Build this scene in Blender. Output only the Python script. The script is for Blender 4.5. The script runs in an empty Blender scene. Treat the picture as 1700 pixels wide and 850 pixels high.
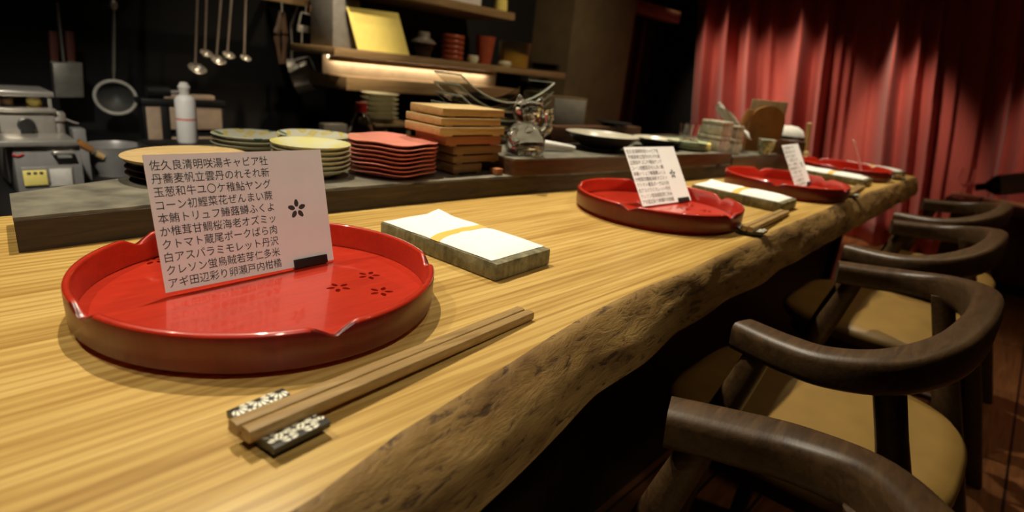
import bpy, bmesh, math, random
from mathutils import Vector, Matrix, noise
random.seed(7)
scn = bpy.context.scene
COL = scn.collection
PI = math.pi
R = math.radians

# ------------------------------------------------------------------ camera
cd = bpy.data.cameras.new('camera')
cam = bpy.data.objects.new('camera', cd)
COL.objects.link(cam)
cam.matrix_world = Matrix(((0.680496, 0.158861, -0.715324, -0.241939), (-0.725913, 0.279219, -0.628559, -0.534344), (0.099878, 0.946995, 0.305327, 0.994678), (0.000000, 0.000000, 0.000000, 1.000000)))
cd.sensor_width = 36.0
cd.lens = 20.0558
cd.clip_start = 0.02
cd.dof.use_dof = True
cd.dof.focus_distance = 0.62
cd.dof.aperture_fstop = 4.2
scn.camera = cam

# ------------------------------------------------------------------ world, exposure
w = bpy.data.worlds.new('night_interior')
w.use_nodes = True
bg = w.node_tree.nodes['Background']
bg.inputs[0].default_value = (1.0, 0.72, 0.45, 1)
bg.inputs[1].default_value = 0.004
scn.world = w
scn.view_settings.view_transform = 'Standard'
scn.view_settings.look = 'None'
scn.view_settings.exposure = 0.0
scn.view_settings.gamma = 1.0
scn.view_settings.use_curve_mapping = False

# ------------------------------------------------------------------ lamps
WARM = (1.0, 0.90, 0.70)
def spot(name, loc, aim, power, angle, blend=0.5, color=WARM, radius=0.018):
    l = bpy.data.lights.new(name, 'SPOT')
    l.energy = power; l.spot_size = R(angle); l.spot_blend = blend
    l.color = color; l.shadow_soft_size = radius
    o = bpy.data.objects.new(name, l); COL.objects.link(o)
    o.location = loc
    o.rotation_euler = (Vector(aim) - Vector(loc)).to_track_quat('-Z', 'Y').to_euler()
    return o
# one ceiling spotlight per place at the counter, set back over the kitchen side
spot('counter_spotlight', (-0.62, 0.52, 2.25), (-0.45, 0.15, 0.75), 44, 64, 0.8)
spot('counter_spotlight', (0.16, 0.48, 2.25), (0.16, 0.04, 0.75), 82, 62, 0.75)
spot('counter_spotlight', (0.96, 0.48, 2.25), (0.92, 0.02, 0.75), 95, 60, 0.8)
spot('counter_spotlight', (1.68, 0.46, 2.25), (1.64, 0.0, 0.75), 80, 58, 0.8)
spot('counter_spotlight', (2.40, 0.42, 2.25), (2.35, -0.02, 0.75), 66, 56, 0.8)
# added fill spots for the menu cards, then dim lamps above seats and floor
spot('card_fill_light', (-0.40, -1.25, 2.35), (0.02, -0.02, 0.83), 60, 30, 1.0, (1.0, 0.90, 0.76), 0.06)
for cx, ax in ((0.70, 0.86), (1.38, 1.55), (2.05, 2.23)):
    spot('card_fill_light', (cx, -0.95, 2.4), (ax, 0.02, 0.83), 74, 15, 0.9, (1.0, 0.90, 0.76), 0.05)
spot('seat_spotlight', (1.3, -0.95, 2.5), (1.3, -0.75, 0.4), 12, 110, 1.0, (1.0, 0.72, 0.4), 0.06)
spot('seat_spotlight', (2.6, -0.95, 2.5), (2.3, -0.7, 0.4), 20, 100, 1.0, (1.0, 0.72, 0.4), 0.06)
# spots that wash the red curtain from above, aimed along it
for cy, pw, an in ((1.72, 62, 50), (1.30, 66, 46), (0.96, 66, 44), (0.32, 100, 36), (-0.56, 56, 32), (-1.1, 24, 36)):
    spot('curtain_spotlight', (4.22, cy + 0.32, 2.20), (4.84, cy - 0.04, 0.82), pw, an, 0.8, (1.0, 0.74, 0.54), 0.05)
# kitchen work lights
spot('kitchen_spotlight', (-0.30, 0.42, 1.80), (0.06, 1.42, 0.72), 78, 50, 1.0, (1.0, 0.92, 0.80), 0.04)
spot('kitchen_spotlight', (0.75, 1.0, 2.45), (0.95, 2.0, 0.95), 40, 40, 1.0, (1.0, 0.84, 0.62), 0.04)
spot('shelf_spotlight', (0.95, 0.75, 2.3), (1.0, 1.66, 1.05), 140, 30, 1.0, (1.0, 0.80, 0.55), 0.04)
spot('shelf_spotlight', (1.75, 0.0, 2.45), (2.0, 1.4, 0.95), 70, 78, 1.0, (1.0, 0.80, 0.55), 0.05)

# ------------------------------------------------------------------ materials
class NT:
    def __init__(s, name):
        s.m = bpy.data.materials.new(name); s.m.use_nodes = True
        s.t = s.m.node_tree; s.n = s.t.nodes; s.l = s.t.links
        s.b = s.n['Principled BSDF']
        s.tc = s.n.new('ShaderNodeTexCoord')
    def node(s, kind, **kw):
        q = s.n.new(kind)
        for k, v in kw.items():
            if k.startswith('i_'):
                q.inputs[k[2:].replace('_', ' ')].default_value = v
            else:
                setattr(q, k, v)
        return q
    def mapping(s, scale, rot=(0, 0, 0), loc=(0, 0, 0), src='Object'):
        q = s.n.new('ShaderNodeMapping')
        q.inputs['Scale'].default_value = scale; q.inputs['Rotation'].default_value = rot
        q.inputs['Location'].default_value = loc
        s.l.new(s.tc.outputs[src], q.inputs['Vector']); return q
    def noise(s, vec, scale, detail=4, rough=0.55, dist=0.0):
        q = s.node('ShaderNodeTexNoise', i_Scale=scale, i_Detail=detail, i_Roughness=rough, i_Distortion=dist)
        s.l.new(vec.outputs[0], q.inputs['Vector']); return q
    def ramp(s, src, stops, out=0):
        q = s.n.new('ShaderNodeValToRGB')
        e = q.color_ramp.elements
        while len(e) < len(stops): e.new(0.5)
        for i, (p, c) in enumerate(stops):
            e[i].position = p; e[i].color = c if len(c) == 4 else (*c, 1)
        s.l.new(src.outputs[out], q.inputs[0]); return q
    def mix(s, a, b, fac, mode='MIX'):
        q = s.n.new('ShaderNodeMix'); q.data_type = 'RGBA'; q.blend_type = mode
        for i, v in ((6, a), (7, b)):
            if isinstance(v, tuple): q.inputs[i].default_value = (*v, 1) if len(v) == 3 else v
            else: s.l.new(v, q.inputs[i])
        if isinstance(fac, float): q.inputs[0].default_value = fac
        else: s.l.new(fac, q.inputs[0])
        return q.outputs[2]
    def bump(s, h, strength=0.3, dist=0.002):
        q = s.n.new('ShaderNodeBump'); q.inputs['Strength'].default_value = strength
        q.inputs['Distance'].default_value = dist
        s.l.new(h, q.inputs['Height']); s.l.new(q.outputs[0], s.b.inputs['Normal'])
    def col(s, c):
        if isinstance(c, tuple): s.b.inputs['Base Color'].default_value = (*c, 1)
        else: s.l.new(c, s.b.inputs['Base Color'])
    def set(s, **kw):
        for k, v in kw.items(): s.b.inputs[k.replace('_', ' ')].default_value = v
        return s.m

def plain(name, c, rough=0.5, metal=0.0, vary=0.12, scale=30.0, bump=0.0, **kw):
    n = NT(name)
    mp = n.mapping((1, 1, 1))
    nz = n.noise(mp, scale, 3)
    lo = tuple(max(0, v * (1 - vary)) for v in c); hi = tuple(min(1, v * (1 + vary)) for v in c)
    r = n.ramp(nz, [(0.3, lo), (0.7, hi)])
    n.col(r.outputs[0])
    if bump: n.bump(nz.outputs[0], bump)
    n.set(Roughness=rough, Metallic=metal, **kw)
    return n.m

def wood(name, dark, light, stretch=(1.5, 22, 22), rough=0.45, scale=3.0, bump=0.25, coat=0.0, dist=1.2, rot=(0, 0, 0), crough=0.25):
    n = NT(name)
    mp = n.mapping(stretch, rot)
    a = n.noise(mp, scale, 6, 0.6, dist)
    b = n.noise(mp, scale * 5, 3, 0.5, 0.2)
    r = n.ramp(a, [(0.28, dark), (0.5, tuple((x + y) / 2 for x, y in zip(dark, light))), (0.72, light)])
    r2 = n.ramp(b, [(0.3, (0.72, 0.72, 0.72)), (0.7, (1, 1, 1))])
    n.col(n.mix(r.outputs[0], r2.outputs[0], 0.6, 'MULTIPLY'))
    n.bump(b.outputs[0], bump, 0.001)
    n.set(Roughness=rough, Coat_Weight=coat, Coat_Roughness=crough)
    return n.m

def glass(name, color=(1, 1, 1), rough=0.02, ior=1.45):
    n = NT(name)
    n.col(color)
    return n.set(Roughness=rough, IOR=ior, Transmission_Weight=1.0)

def counter_mats():
    n = NT('ash_counter_top')                     # pale ash, fine irregular grain along the counter
    wide = n.noise(n.mapping((0.55, 9, 3), (0, 0, R(2.5))), 2.2, 3, 0.5, 1.6)
    mid = n.noise(n.mapping((0.9, 34, 8), (0, 0, R(2.5))), 2.4, 4, 0.6, 1.4)
    fine = n.noise(n.mapping((4.5, 210, 40), (0, 0, R(2.5))), 3.0, 4, 0.6, 0.3)
    r = n.ramp(wide, [(0.30, (0.52, 0.32, 0.085)), (0.50, (0.65, 0.43, 0.13)), (0.70, (0.72, 0.495, 0.165))])
    rm = n.ramp(mid, [(0.34, (0.70, 0.62, 0.50)), (0.52, (1, 1, 1))])
    r2 = n.ramp(fine, [(0.32, (0.78, 0.73, 0.66)), (0.6, (1, 1, 1))])
    c = n.mix(r.outputs[0], rm.outputs[0], 0.85, 'MULTIPLY')
    c = n.mix(c, r2.outputs[0], 0.7, 'MULTIPLY')
    ring = n.node('ShaderNodeTexWave', wave_type='BANDS', bands_direction='Y', i_Scale=1.0, i_Distortion=7.0, i_Detail=4.0, i_Detail_Scale=0.9, i_Detail_Roughness=0.6)
    n.l.new(n.mapping((1.4, 27, 4), (0, 0, R(2.5))).outputs[0], ring.inputs['Vector'])
    r4 = n.ramp(ring, [(0.12, (0.76, 0.70, 0.60)), (0.55, (1, 1, 1))])
    c = n.mix(c, r4.outputs[0], 0.8, 'MULTIPLY')
    n.col(c)
    n.bump(fine.outputs[0], 0.18, 0.0008)
    top = n.set(Roughness=0.36, Specular_IOR_Level=0.45)
    n = NT('live_edge_bark')
    a = n.noise(n.mapping((3, 6, 12), (0, R(-10), 0)), 2.4, 6, 0.6, 0.6)
    cr = n.noise(n.mapping((8, 12, 42), (0, R(-16), 0)), 3.0, 6, 0.66, 0.5)
    r = n.ramp(a, [(0.30, (0.09, 0.040, 0.011)), (0.48, (0.24, 0.135, 0.036)), (0.72, (0.37, 0.23, 0.07))])
    r2 = n.ramp(cr, [(0.37, (0.12, 0.07, 0.04)), (0.45, (1, 1, 1))])
    n.col(n.mix(r.outputs[0], r2.outputs[0], 0.8, 'MULTIPLY'))
    n.bump(cr.outputs[0], 0.55, 0.005)
    edge = n.set(Roughness=0.6)
    return top, edge
M = {}
M['top'], M['bark'] = counter_mats()
M['tray'] = wood('red_lacquer', (0.50, 0.024, 0.007), (0.60, 0.034, 0.010), (2, 14, 14), 0.35, 4, 0.06, 1.0, 0.5, crough=0.07)
M['trayout'] = wood('shaded_red_lacquer', (0.115, 0.007, 0.004), (0.17, 0.009, 0.005), (14, 14, 2), 0.34, 4, 0.10, 0.15, 0.5)  # tray's outer wall: its shade is put into a darker red
M['card'] = plain('card_paper', (0.90, 0.87, 0.81), 0.65, vary=0.02)
M['ink'] = plain('printing_ink', (0.05, 0.043, 0.04), 0.7)
M['black'] = plain('black_plastic', (0.012, 0.011, 0.010), 0.45)
M['stone'] = None
n = NT('speckled_stone')
a = n.noise(n.mapping((1, 1, 1)), 60, 6, 0.7); b = n.noise(n.mapping((60, 60, 14)), 2.0, 4, 0.6)
r = n.ramp(a, [(0.3, (0.10, 0.085, 0.035)), (0.5, (0.22, 0.19, 0.09)), (0.72, (0.34, 0.30, 0.17))])
r2 = n.ramp(b, [(0.35, (0.5, 0.46, 0.4)), (0.65, (1, 1, 1))])
n.col(n.mix(r.outputs[0], r2.outputs[0], 0.8, 'MULTIPLY')); n.bump(a.outputs[0], 0.5, 0.001)
M['stone'] = n.set(Roughness=0.6)
M['towel'] = plain('white_paper_wrap', (0.88, 0.86, 0.80), 0.8, vary=0.03, scale=40, bump=0.2)
M['band'] = plain('yellow_band', (0.80, 0.47, 0.08), 0.6, vary=0.05)
M['stick'] = wood('brown_cedar', (0.26, 0.145, 0.042), (0.46, 0.295, 0.105), (3, 60, 60), 0.5, 3, 0.2)
M['rest'] = plain('dark_glazed_clay', (0.035, 0.03, 0.02), 0.3)
M['petal'] = plain('cream_glaze', (0.80, 0.76, 0.60), 0.35, vary=0.15)
M['ledge'] = wood('charred_wood', (0.012, 0.007, 0.003), (0.075, 0.042, 0.016), (3, 20, 20), 0.6, 3, 0.5)
M['tier'] = wood('dark_red_brown_wood', (0.04, 0.016, 0.006), (0.14, 0.058, 0.022), (1.5, 20, 20), 0.45, 3, 0.2)
M['slate'] = plain('grey_slate', (0.16, 0.145, 0.105), 0.55, vary=0.45, scale=22, bump=0.4)
M['lid'] = wood('pale_lid_wood', (0.50, 0.33, 0.13), (0.70, 0.50, 0.24), (2, 14, 14), 0.5, 3, 0.1)
M['urushi'] = plain('dark_lacquer', (0.025, 0.010, 0.006), 0.25)
M['cream'] = plain('cream_ceramic', (0.66, 0.62, 0.42), 0.3, vary=0.06)
n = NT('painted_ceramic')
v = n.node('ShaderNodeTexVoronoi', i_Scale=30.0); n.l.new(n.mapping((1, 1, 0.2)).outputs[0], v.inputs['Vector'])
nz = n.noise(n.mapping((1, 1, 0.2)), 22, 2)
r = n.ramp(nz, [(0.0, (0.74, 0.72, 0.58)), (0.52, (0.74, 0.72, 0.58)), (0.56, (0.75, 0.60, 0.12)), (0.66, (0.74, 0.70, 0.5))])
r2 = n.ramp(v, [(0.0, (0.05, 0.22, 0.32)), (0.27, (0.12, 0.33, 0.40)), (0.31, (1, 1, 1)), (1.0, (1, 1, 1))])
n.col(n.mix(r.outputs[0], r2.outputs[0], 0.9, 'MULTIPLY'))
M['painted'] = n.set(Roughness=0.25)
n = NT('yellow_washed_ceramic')
nz = n.noise(n.mapping((1, 1, 0.2)), 18, 2)
r = n.ramp(nz, [(0.40, (0.74, 0.72, 0.50)), (0.62, (0.78, 0.70, 0.22))])
n.col(r.outputs[0]); M['yellowplate'] = n.set(Roughness=0.25)
M['coral'] = plain('coral_glaze', (0.76, 0.27, 0.20), 0.3, vary=0.10)
M['hinoki'] = wood('cypress_board', (0.52, 0.33, 0.12), (0.72, 0.52, 0.24), (2, 26, 26), 0.5, 3, 0.1)
M['redwood'] = wood('reddish_board', (0.30, 0.10, 0.035), (0.45, 0.17, 0.06), (2, 26, 26), 0.5, 3, 0.1)
M['brownwood'] = wood('mid_brown_board', (0.16, 0.08, 0.028), (0.30, 0.165, 0.06), (2, 26, 26), 0.5, 3, 0.1)
M['glass'] = glass('clear_glass')
M['greenglass'] = glass('green_tinted_glass', (0.96, 1.0, 0.93))
M['pansteel'] = plain('polished_pan_steel', (0.72, 0.68, 0.60), 0.25, 0.45, vary=0.05)
M['handlesteel'] = plain('worn_steel', (0.42, 0.34, 0.27), 0.42, 0.5, vary=0.2)
M['steel'] = plain('brushed_steel', (0.62, 0.58, 0.50), 0.30, 0.7, vary=0.08)
M['dullsteel'] = plain('dull_steel', (0.36, 0.34, 0.29), 0.45, 0.5, vary=0.15)
M['mesh'] = plain('dark_wire_mesh', (0.09, 0.09, 0.08), 0.5, 0.2, vary=0.3, scale=300)
M['panel'] = plain('grey_brown_sheet', (0.30, 0.245, 0.17), 0.5)
M['rimglass'] = plain('glass_edge_glint', (0.62, 0.66, 0.54), 0.2)  # opaque pale colour for the light that clear glass edges catch
M['bowlin'] = plain('lit_bowl_inside', (0.55, 0.50, 0.38), 0.25)  # lit inside of the black bowls, painted as a pale colour
M['handlered'] = plain('dark_red_wood', (0.16, 0.045, 0.028), 0.5)
M['enamel'] = plain('grey_enamel', (0.30, 0.29, 0.27), 0.35, 0.25, vary=0.1)
M['white'] = plain('white_plastic', (0.80, 0.78, 0.72), 0.45, vary=0.03)
M['red'] = plain('red_plastic', (0.55, 0.03, 0.02), 0.4)
M['beige'] = plain('beige_panel', (0.50, 0.36, 0.24), 0.6)
M['yellow'] = plain('yellow_paper', (0.90, 0.76, 0.20), 0.7, vary=0.05)
M['greyboard'] = plain('grey_board', (0.19, 0.18, 0.16), 0.7)
M['shelf'] = wood('shelf_wood', (0.24, 0.145, 0.06), (0.42, 0.28, 0.13), (1.2, 18, 18), 0.5, 3, 0.15)
M['redlac'] = plain('red_brown_lacquer', (0.34, 0.07, 0.03), 0.25)
M['blackbowl'] = plain('black_ceramic', (0.018, 0.016, 0.013), 0.25)
M['green'] = plain('pale_green_ceramic', (0.46, 0.52, 0.32), 0.35)
M['greystone'] = plain('grey_stoneware', (0.42, 0.38, 0.27), 0.7, vary=0.3, scale=70)
M['label'] = plain('white_label', (0.62, 0.59, 0.52), 0.7)
M['paleoak'] = wood('pale_box_wood', (0.26, 0.175, 0.08), (0.38, 0.27, 0.13), (14, 14, 1.5), 0.6, 3, 0.1)
M['amber'] = plain('amber_wood', (0.30, 0.135, 0.035), 0.45, vary=0.2)
M['chair'] = wood('walnut_chair', (0.040, 0.020, 0.007), (0.105, 0.055, 0.020), (4, 26, 26), 0.45, 3, 0.12, 0.0)
M['seat'] = plain('tan_leather', (0.245, 0.145, 0.036), 0.45, vary=0.10, scale=14, bump=0.15)
M['darkwall'] = plain('black_wall', (0.0035, 0.0028, 0.0025), 0.7, vary=0.3, scale=3)
M['column'] = plain('olive_plaster', (0.15, 0.105, 0.048), 0.8, vary=0.15, scale=8, bump=0.2)
M['ceiling'] = plain('dark_ceiling', (0.012, 0.010, 0.008), 0.9)
M['panelwood'] = wood('dark_panel_wood', (0.02, 0.010, 0.004), (0.06, 0.03, 0.012), (16, 16, 1.2), 0.5, 3, 0.2)
M['cabinet'] = wood('cabinet_wood', (0.15, 0.062, 0.02), (0.24, 0.11, 0.04), (14, 14, 1.2), 0.45, 3, 0.15)
M['beam'] = wood('beam_wood', (0.14, 0.06, 0.025), (0.26, 0.13, 0.06), (1.2, 16, 16), 0.6, 3, 0.2)
M['noren'] = plain('dark_maroon_cloth', (0.030, 0.006, 0.005), 0.9)
n = NT('wood_floor')
br = n.node('ShaderNodeTexBrick', i_Scale=1.0, i_Mortar_Size=0.004, i_Brick_Width=1.3, i_Row_Height=0.12)
br.inputs['Color1'].default_value = (0.20, 0.078, 0.026, 1); br.inputs['Color2'].default_value = (0.31, 0.13, 0.045, 1)
br.inputs['Mortar'].default_value = (0.02, 0.008, 0.004, 1)
n.l.new(n.mapping((1, 1, 1), (0, 0, R(0))).outputs[0], br.inputs['Vector'])
a = n.noise(n.mapping((2.2, 30, 1)), 2.0, 5, 0.6, 1.0)
r = n.ramp(a, [(0.3, (0.42, 0.38, 0.35)), (0.68, (1, 1, 1))])
n.col(n.mix(br.outputs[0], r.outputs[0], 0.85, 'MULTIPLY'))
M['floor'] = n.set(Roughness=0.38)
n = NT('red_velvet_curtain')
a = n.noise(n.mapping((60, 60, 4)), 3, 3)
r = n.ramp(a, [(0.3, (0.46, 0.088, 0.070)), (0.7, (0.56, 0.112, 0.088))])
n.col(r.outputs[0]); n.bump(a.outputs[0], 0.1, 0.002)
M['curtain'] = n.set(Roughness=0.75, Sheen_Weight=0.25, Sheen_Roughness=0.4)
n = NT('lamp_strip'); n.col((1, 0.8, 0.5))
M['strip'] = n.set(Emission_Color=(1.0, 0.74, 0.44, 1), Emission_Strength=6.0)

# ------------------------------------------------------------------ mesh helpers
class MB:
    """collects shapes in one bmesh, then links them as ONE mesh object"""
    def __init__(s): s.bm = bmesh.new()
    def face(s, vs, mi=0):
        try:
            f = s.bm.faces.new(vs); f.material_index = mi; return f
        except ValueError: return None
    def box(s, lo, hi, bevel=0.0, rz=0.0, c=None, mi=0, top=None):
        x0, y0, z0 = lo; x1, y1, z1 = hi
        P = [(x0, y0, z0), (x1, y0, z0), (x1, y1, z0), (x0, y1, z0), (x0, y0, z1), (x1, y0, z1), (x1, y1, z1), (x0, y1, z1)]
        if top is not None:      # scale of the top face about its middle
            mx, my = (x0 + x1) / 2, (y0 + y1) / 2
            P = [(mx + (p[0] - mx) * top, my + (p[1] - my) * top, p[2]) if i > 3 else p for i, p in enumerate(P)]
        if rz:
            cx, cy = c if c else ((x0 + x1) / 2, (y0 + y1) / 2)
            P = [(cx + (p[0] - cx) * math.cos(rz) - (p[1] - cy) * math.sin(rz), cy + (p[0] - cx) * math.sin(rz) + (p[1] - cy) * math.cos(rz), p[2]) for p in P]
        v = [s.bm.verts.new(p) for p in P]
        fs = [s.face([v[i] for i in q], mi) for q in ((0, 3, 2, 1), (4, 5, 6, 7), (0, 1, 5, 4), (1, 2, 6, 5), (2, 3, 7, 6), (3, 0, 4, 7))]
        if bevel:
            ed = list({e for f in fs if f for e in f.edges})
            bmesh.ops.bevel(s.bm, geom=ed, offset=bevel, segments=2, affect='EDGES', profile=0.5)
        return s
    def hexa(s, P, mi=0, bevel=0.0):
        v = [s.bm.verts.new(p) for p in P]
        fs = [s.face([v[i] for i in q], mi) for q in ((0, 3, 2, 1), (4, 5, 6, 7), (0, 1, 5, 4), (1, 2, 6, 5), (2, 3, 7, 6), (3, 0, 4, 7))]
        if bevel:
            ed = list({e for f in fs if f for e in f.edges})
            bmesh.ops.bevel(s.bm, geom=ed, offset=bevel, segments=2, affect='EDGES', profile=0.5)
        return s
    def prism(s, pts, z0, z1, mi=0, mi_top=None):
        a = [s.bm.verts.new((x, y, z0)) for x, y in pts]; b = [s.bm.verts.new((x, y, z1)) for x, y in pts]
        n = len(pts)
        s.face(a[::-1], mi); s.face(b, mi if mi_top is None else mi_top)
        for i in range(n): s.face([a[i], a[(i + 1) % n], b[(i + 1) % n], b[i]], mi)
        return s
    def lathe(s, prof, segs=48, c=(0, 0, 0), fr=None, mi=0, axis=None):
        """prof: list of (r, z); fr(angle, r, z, k) -> (r, z) may shape it"""
        rings = []
        for k, (r, z) in enumerate(prof):
            ring = []
            if r < 1e-6:
                ring = [s.bm.verts.new(Vector((0, 0, z)))]
            else:
                for i in range(segs):
                    a = 2 * PI * i / segs
                    rr, zz = fr(a, r, z, k) if fr else (r, z)
                    ring.append(s.bm.verts.new(Vector((rr * math.cos(a), rr * math.sin(a), zz))))
            rings.append(ring)
        for A, B in zip(rings, rings[1:]):
            for i in range(segs):
                j = (i + 1) % segs
                if len(A) == 1 and len(B) == 1: continue
                if len(A) == 1: s.face([A[0], B[i], B[j]][::-1], mi)
                elif len(B) == 1: s.face([A[i], A[j], B[0]], mi)
                else: s.face([A[i], A[j], B[j], B[i]], mi)
        mat = Matrix.Translation(Vector(c))
        if axis is not None: mat = mat @ Vector(axis).to_track_quat('Z', 'Y').to_matrix().to_4x4()
        for ring in rings:
            for v in ring: v.co = mat @ v.co
        return s
    def tube(s, pts, rad, segs=10, flat=1.0, up=(0, 0, 1), power=2.0, caps=True, rad2=None, mi=0):
        """sweep a (super)ellipse of half-width rad and half-height rad*flat (or rad2) along pts"""
        pts = [Vector(p) for p in pts]; n = len(pts)
        if not isinstance(rad, (list, tuple)): rad = [rad] * n
        if rad2 is None: rad2 = [r * flat for r in rad]
        elif not isinstance(rad2, (list, tuple)): rad2 = [rad2] * n
        rings = []; up = Vector(up)
        for i, p in enumerate(pts):
            t = (pts[min(i + 1, n - 1)] - pts[max(i - 1, 0)]).normalized()
            sd = t.cross(up)
            if sd.length < 1e-4: sd = t.cross(Vector((0, 1, 0)))
            sd.normalize(); u = sd.cross(t).normalized()
            ring = []
            for k in range(segs):
                a = 2 * PI * (k + 0.5) / segs; ca, sa = math.cos(a), math.sin(a)
                ex = 2.0 / power
                ring.append(s.bm.verts.new(p + sd * (math.copysign(abs(ca) ** ex, ca) * rad[i]) + u * (math.copysign(abs(sa) ** ex, sa) * rad2[i])))
            rings.append(ring)
        for A, B in zip(rings, rings[1:]):
            for k in range(segs):
                j = (k + 1) % segs
                s.face([A[k], A[j], B[j], B[k]], mi)
        if caps: s.face(rings[0][::-1], mi); s.face(rings[-1], mi)
        return s
    def sheet(s, fn, nu, nv, thick=0.0, mi=0):
        """grid surface fn(u, v) with u, v in 0..1; thick along the normal gives it a back"""
        g = [[Vector(fn(i / nu, j / nv)) for j in range(nv + 1)] for i in range(nu + 1)]
        V = [[s.bm.verts.new(p) for p in row] for row in g]
        for i in range(nu):
            for j in range(nv): s.face([V[i][j], V[i + 1][j], V[i + 1][j + 1], V[i][j + 1]], mi)
        if thick:
            W = []
            for i in range(nu + 1):
                row = []
                for j in range(nv + 1):
                    du = g[min(i + 1, nu)][j] - g[max(i - 1, 0)][j]; dv = g[i][min(j + 1, nv)] - g[i][max(j - 1, 0)]
                    row.append(s.bm.verts.new(g[i][j] - du.cross(dv).normalized() * thick))
                W.append(row)
            for i in range(nu):
                for j in range(nv): s.face([W[i][j], W[i][j + 1], W[i + 1][j + 1], W[i + 1][j]], mi)
            for i in range(nu):
                s.face([V[i + 1][0], V[i][0], W[i][0], W[i + 1][0]], mi); s.face([V[i][nv], V[i + 1][nv], W[i + 1][nv], W[i][nv]], mi)
            for j in range(nv):
                s.face([V[0][j], V[0][j + 1], W[0][j + 1], W[0][j]], mi); s.face([V[nu][j + 1], V[nu][j], W[nu][j], W[nu][j + 1]], mi)
        return s
    def ball(s, c, r, seg=16, ring=10):
        if not isinstance(r, (tuple, list)): r = (r, r, r)
        prof = [(math.sin(PI * k / ring), -math.cos(PI * k / ring)) for k in range(ring + 1)]
        prof[0] = (0, -1); prof[-1] = (0, 1)
        n0 = len(s.bm.verts)
        s.lathe(prof, seg); s.bm.verts.ensure_lookup_table()
        for v in list(s.bm.verts)[n0:]: v.co = Vector((v.co.x * r[0] + c[0], v.co.y * r[1] + c[1], v.co.z * r[2] + c[2]))
        return s
    def xf(s, m):
        for v in s.bm.verts: v.co = m @ v.co
        return s
    def build(s, name, mats, parent=None, loc=None, sharp=38, rot=None, fix=True):
        if fix: bmesh.ops.recalc_face_normals(s.bm, faces=s.bm.faces[:])
        lim = R(sharp)
        for f in s.bm.faces: f.smooth = True
        for e in s.bm.edges:
            e.smooth = not (len(e.link_faces) == 2 and e.calc_face_angle(0) > lim)
        me = bpy.data.meshes.new(name); s.bm.to_mesh(me); s.bm.free()
        for m in (mats if isinstance(mats, (list, tuple)) else [mats]): me.materials.append(m)
        o = bpy.data.objects.new(name, me); COL.objects.link(o)
        if parent is not None: o.parent = parent
        if loc is not None: o.location = loc
        if rot is not None: o.rotation_euler = rot
        return o

def tag(o, label=None, cat=None, group=None, kind=None):
    if label: o['label'] = label
    if cat: o['category'] = cat
    if group: o['group'] = group
    if kind: o['kind'] = kind
    return o
def thing(name, label, cat, loc=(0, 0, 0), rz=0.0, group=None):
    o = bpy.data.objects.new(name, None); COL.objects.link(o)
    o.empty_display_size = 0.05
    o.location = loc; o.rotation_euler = (0, 0, rz)
    return tag(o, label, cat, group)
def copy_tree(o, parent=None):
    c = o.copy(); COL.objects.link(c)
    if parent is not None: c.parent = parent
    for ch in list(o.children): copy_tree(ch, c)
    return c
def clone(src, loc, label, rz=None):
    c = copy_tree(src); c.location = loc; c['label'] = label
    if rz is not None: c.rotation_euler = (c.rotation_euler[0], c.rotation_euler[1], rz)
    return c
def lerp(tab, x):
    if x <= tab[0][0]: return tab[0][1]
    for (a, b), (c, d) in zip(tab, tab[1:]):
        if x <= c:
            t = (x - a) / (c - a); return b + (d - b) * t
    return tab[-1][1]
def smooth_path(pts, n=8):
    """Catmull-Rom through pts"""
    P = [Vector(p) for p in pts]; P = [P[0] * 2 - P[1]] + P + [P[-1] * 2 - P[-2]]
    out = []
    for i in range(1, len(P) - 2):
        for k in range(n):
            t = k / n; a, b, c, d = P[i - 1], P[i], P[i + 1], P[i + 2]
            out.append(0.5 * ((2 * b) + (c - a) * t + (2 * a - 5 * b + 4 * c - d) * t * t + (3 * b - a - 3 * c + d) * t ** 3))
    out.append(P[-2]); return out
ORD = ['topmost', 'second', 'third', 'fourth', 'fifth', 'sixth', 'seventh', 'eighth', 'ninth', 'tenth']
def nth(i, n):
    """place in a stack, counted from the top (i = 0)"""
    return 'topmost' if i == 0 else ('lowest' if i == n - 1 else ORD[i] + ' from top')

# ------------------------------------------------------------------ the room
def struct(name, mb, m): return tag(mb.build(name, m), kind='structure')
struct('floor', MB().box((-1.8, -3.2, -0.05), (5.2, 2.7, 0.0)), M['floor'])
struct('ceiling', MB().box((-1.8, -3.2, 2.7), (5.2, 2.7, 2.75)), M['ceiling'])
struct('wall_back', MB().box((-1.8, 2.45, 0), (5.2, 2.6, 2.7)), M['darkwall'])
struct('wall_far', MB().box((5.05, -3.2, 0), (5.2, 2.45, 2.7)), M['darkwall'])
struct('wall_left', MB().box((-1.8, -3.2, 0), (-1.65, 2.45, 2.7)), M['darkwall'])
struct('wall_front', MB().box((-1.65, -3.2, 0), (5.05, -3.05, 2.7)), M['darkwall'])
struct('wall_kitchen', MB().box((1.25, 1.985, 0.6), (2.60, 2.02, 2.7)), M['darkwall'])
struct('trim_column', MB().box((2.6112, 1.69, 0), (3.2688, 2.45, 2.7), 0.006), M['column'])

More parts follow.
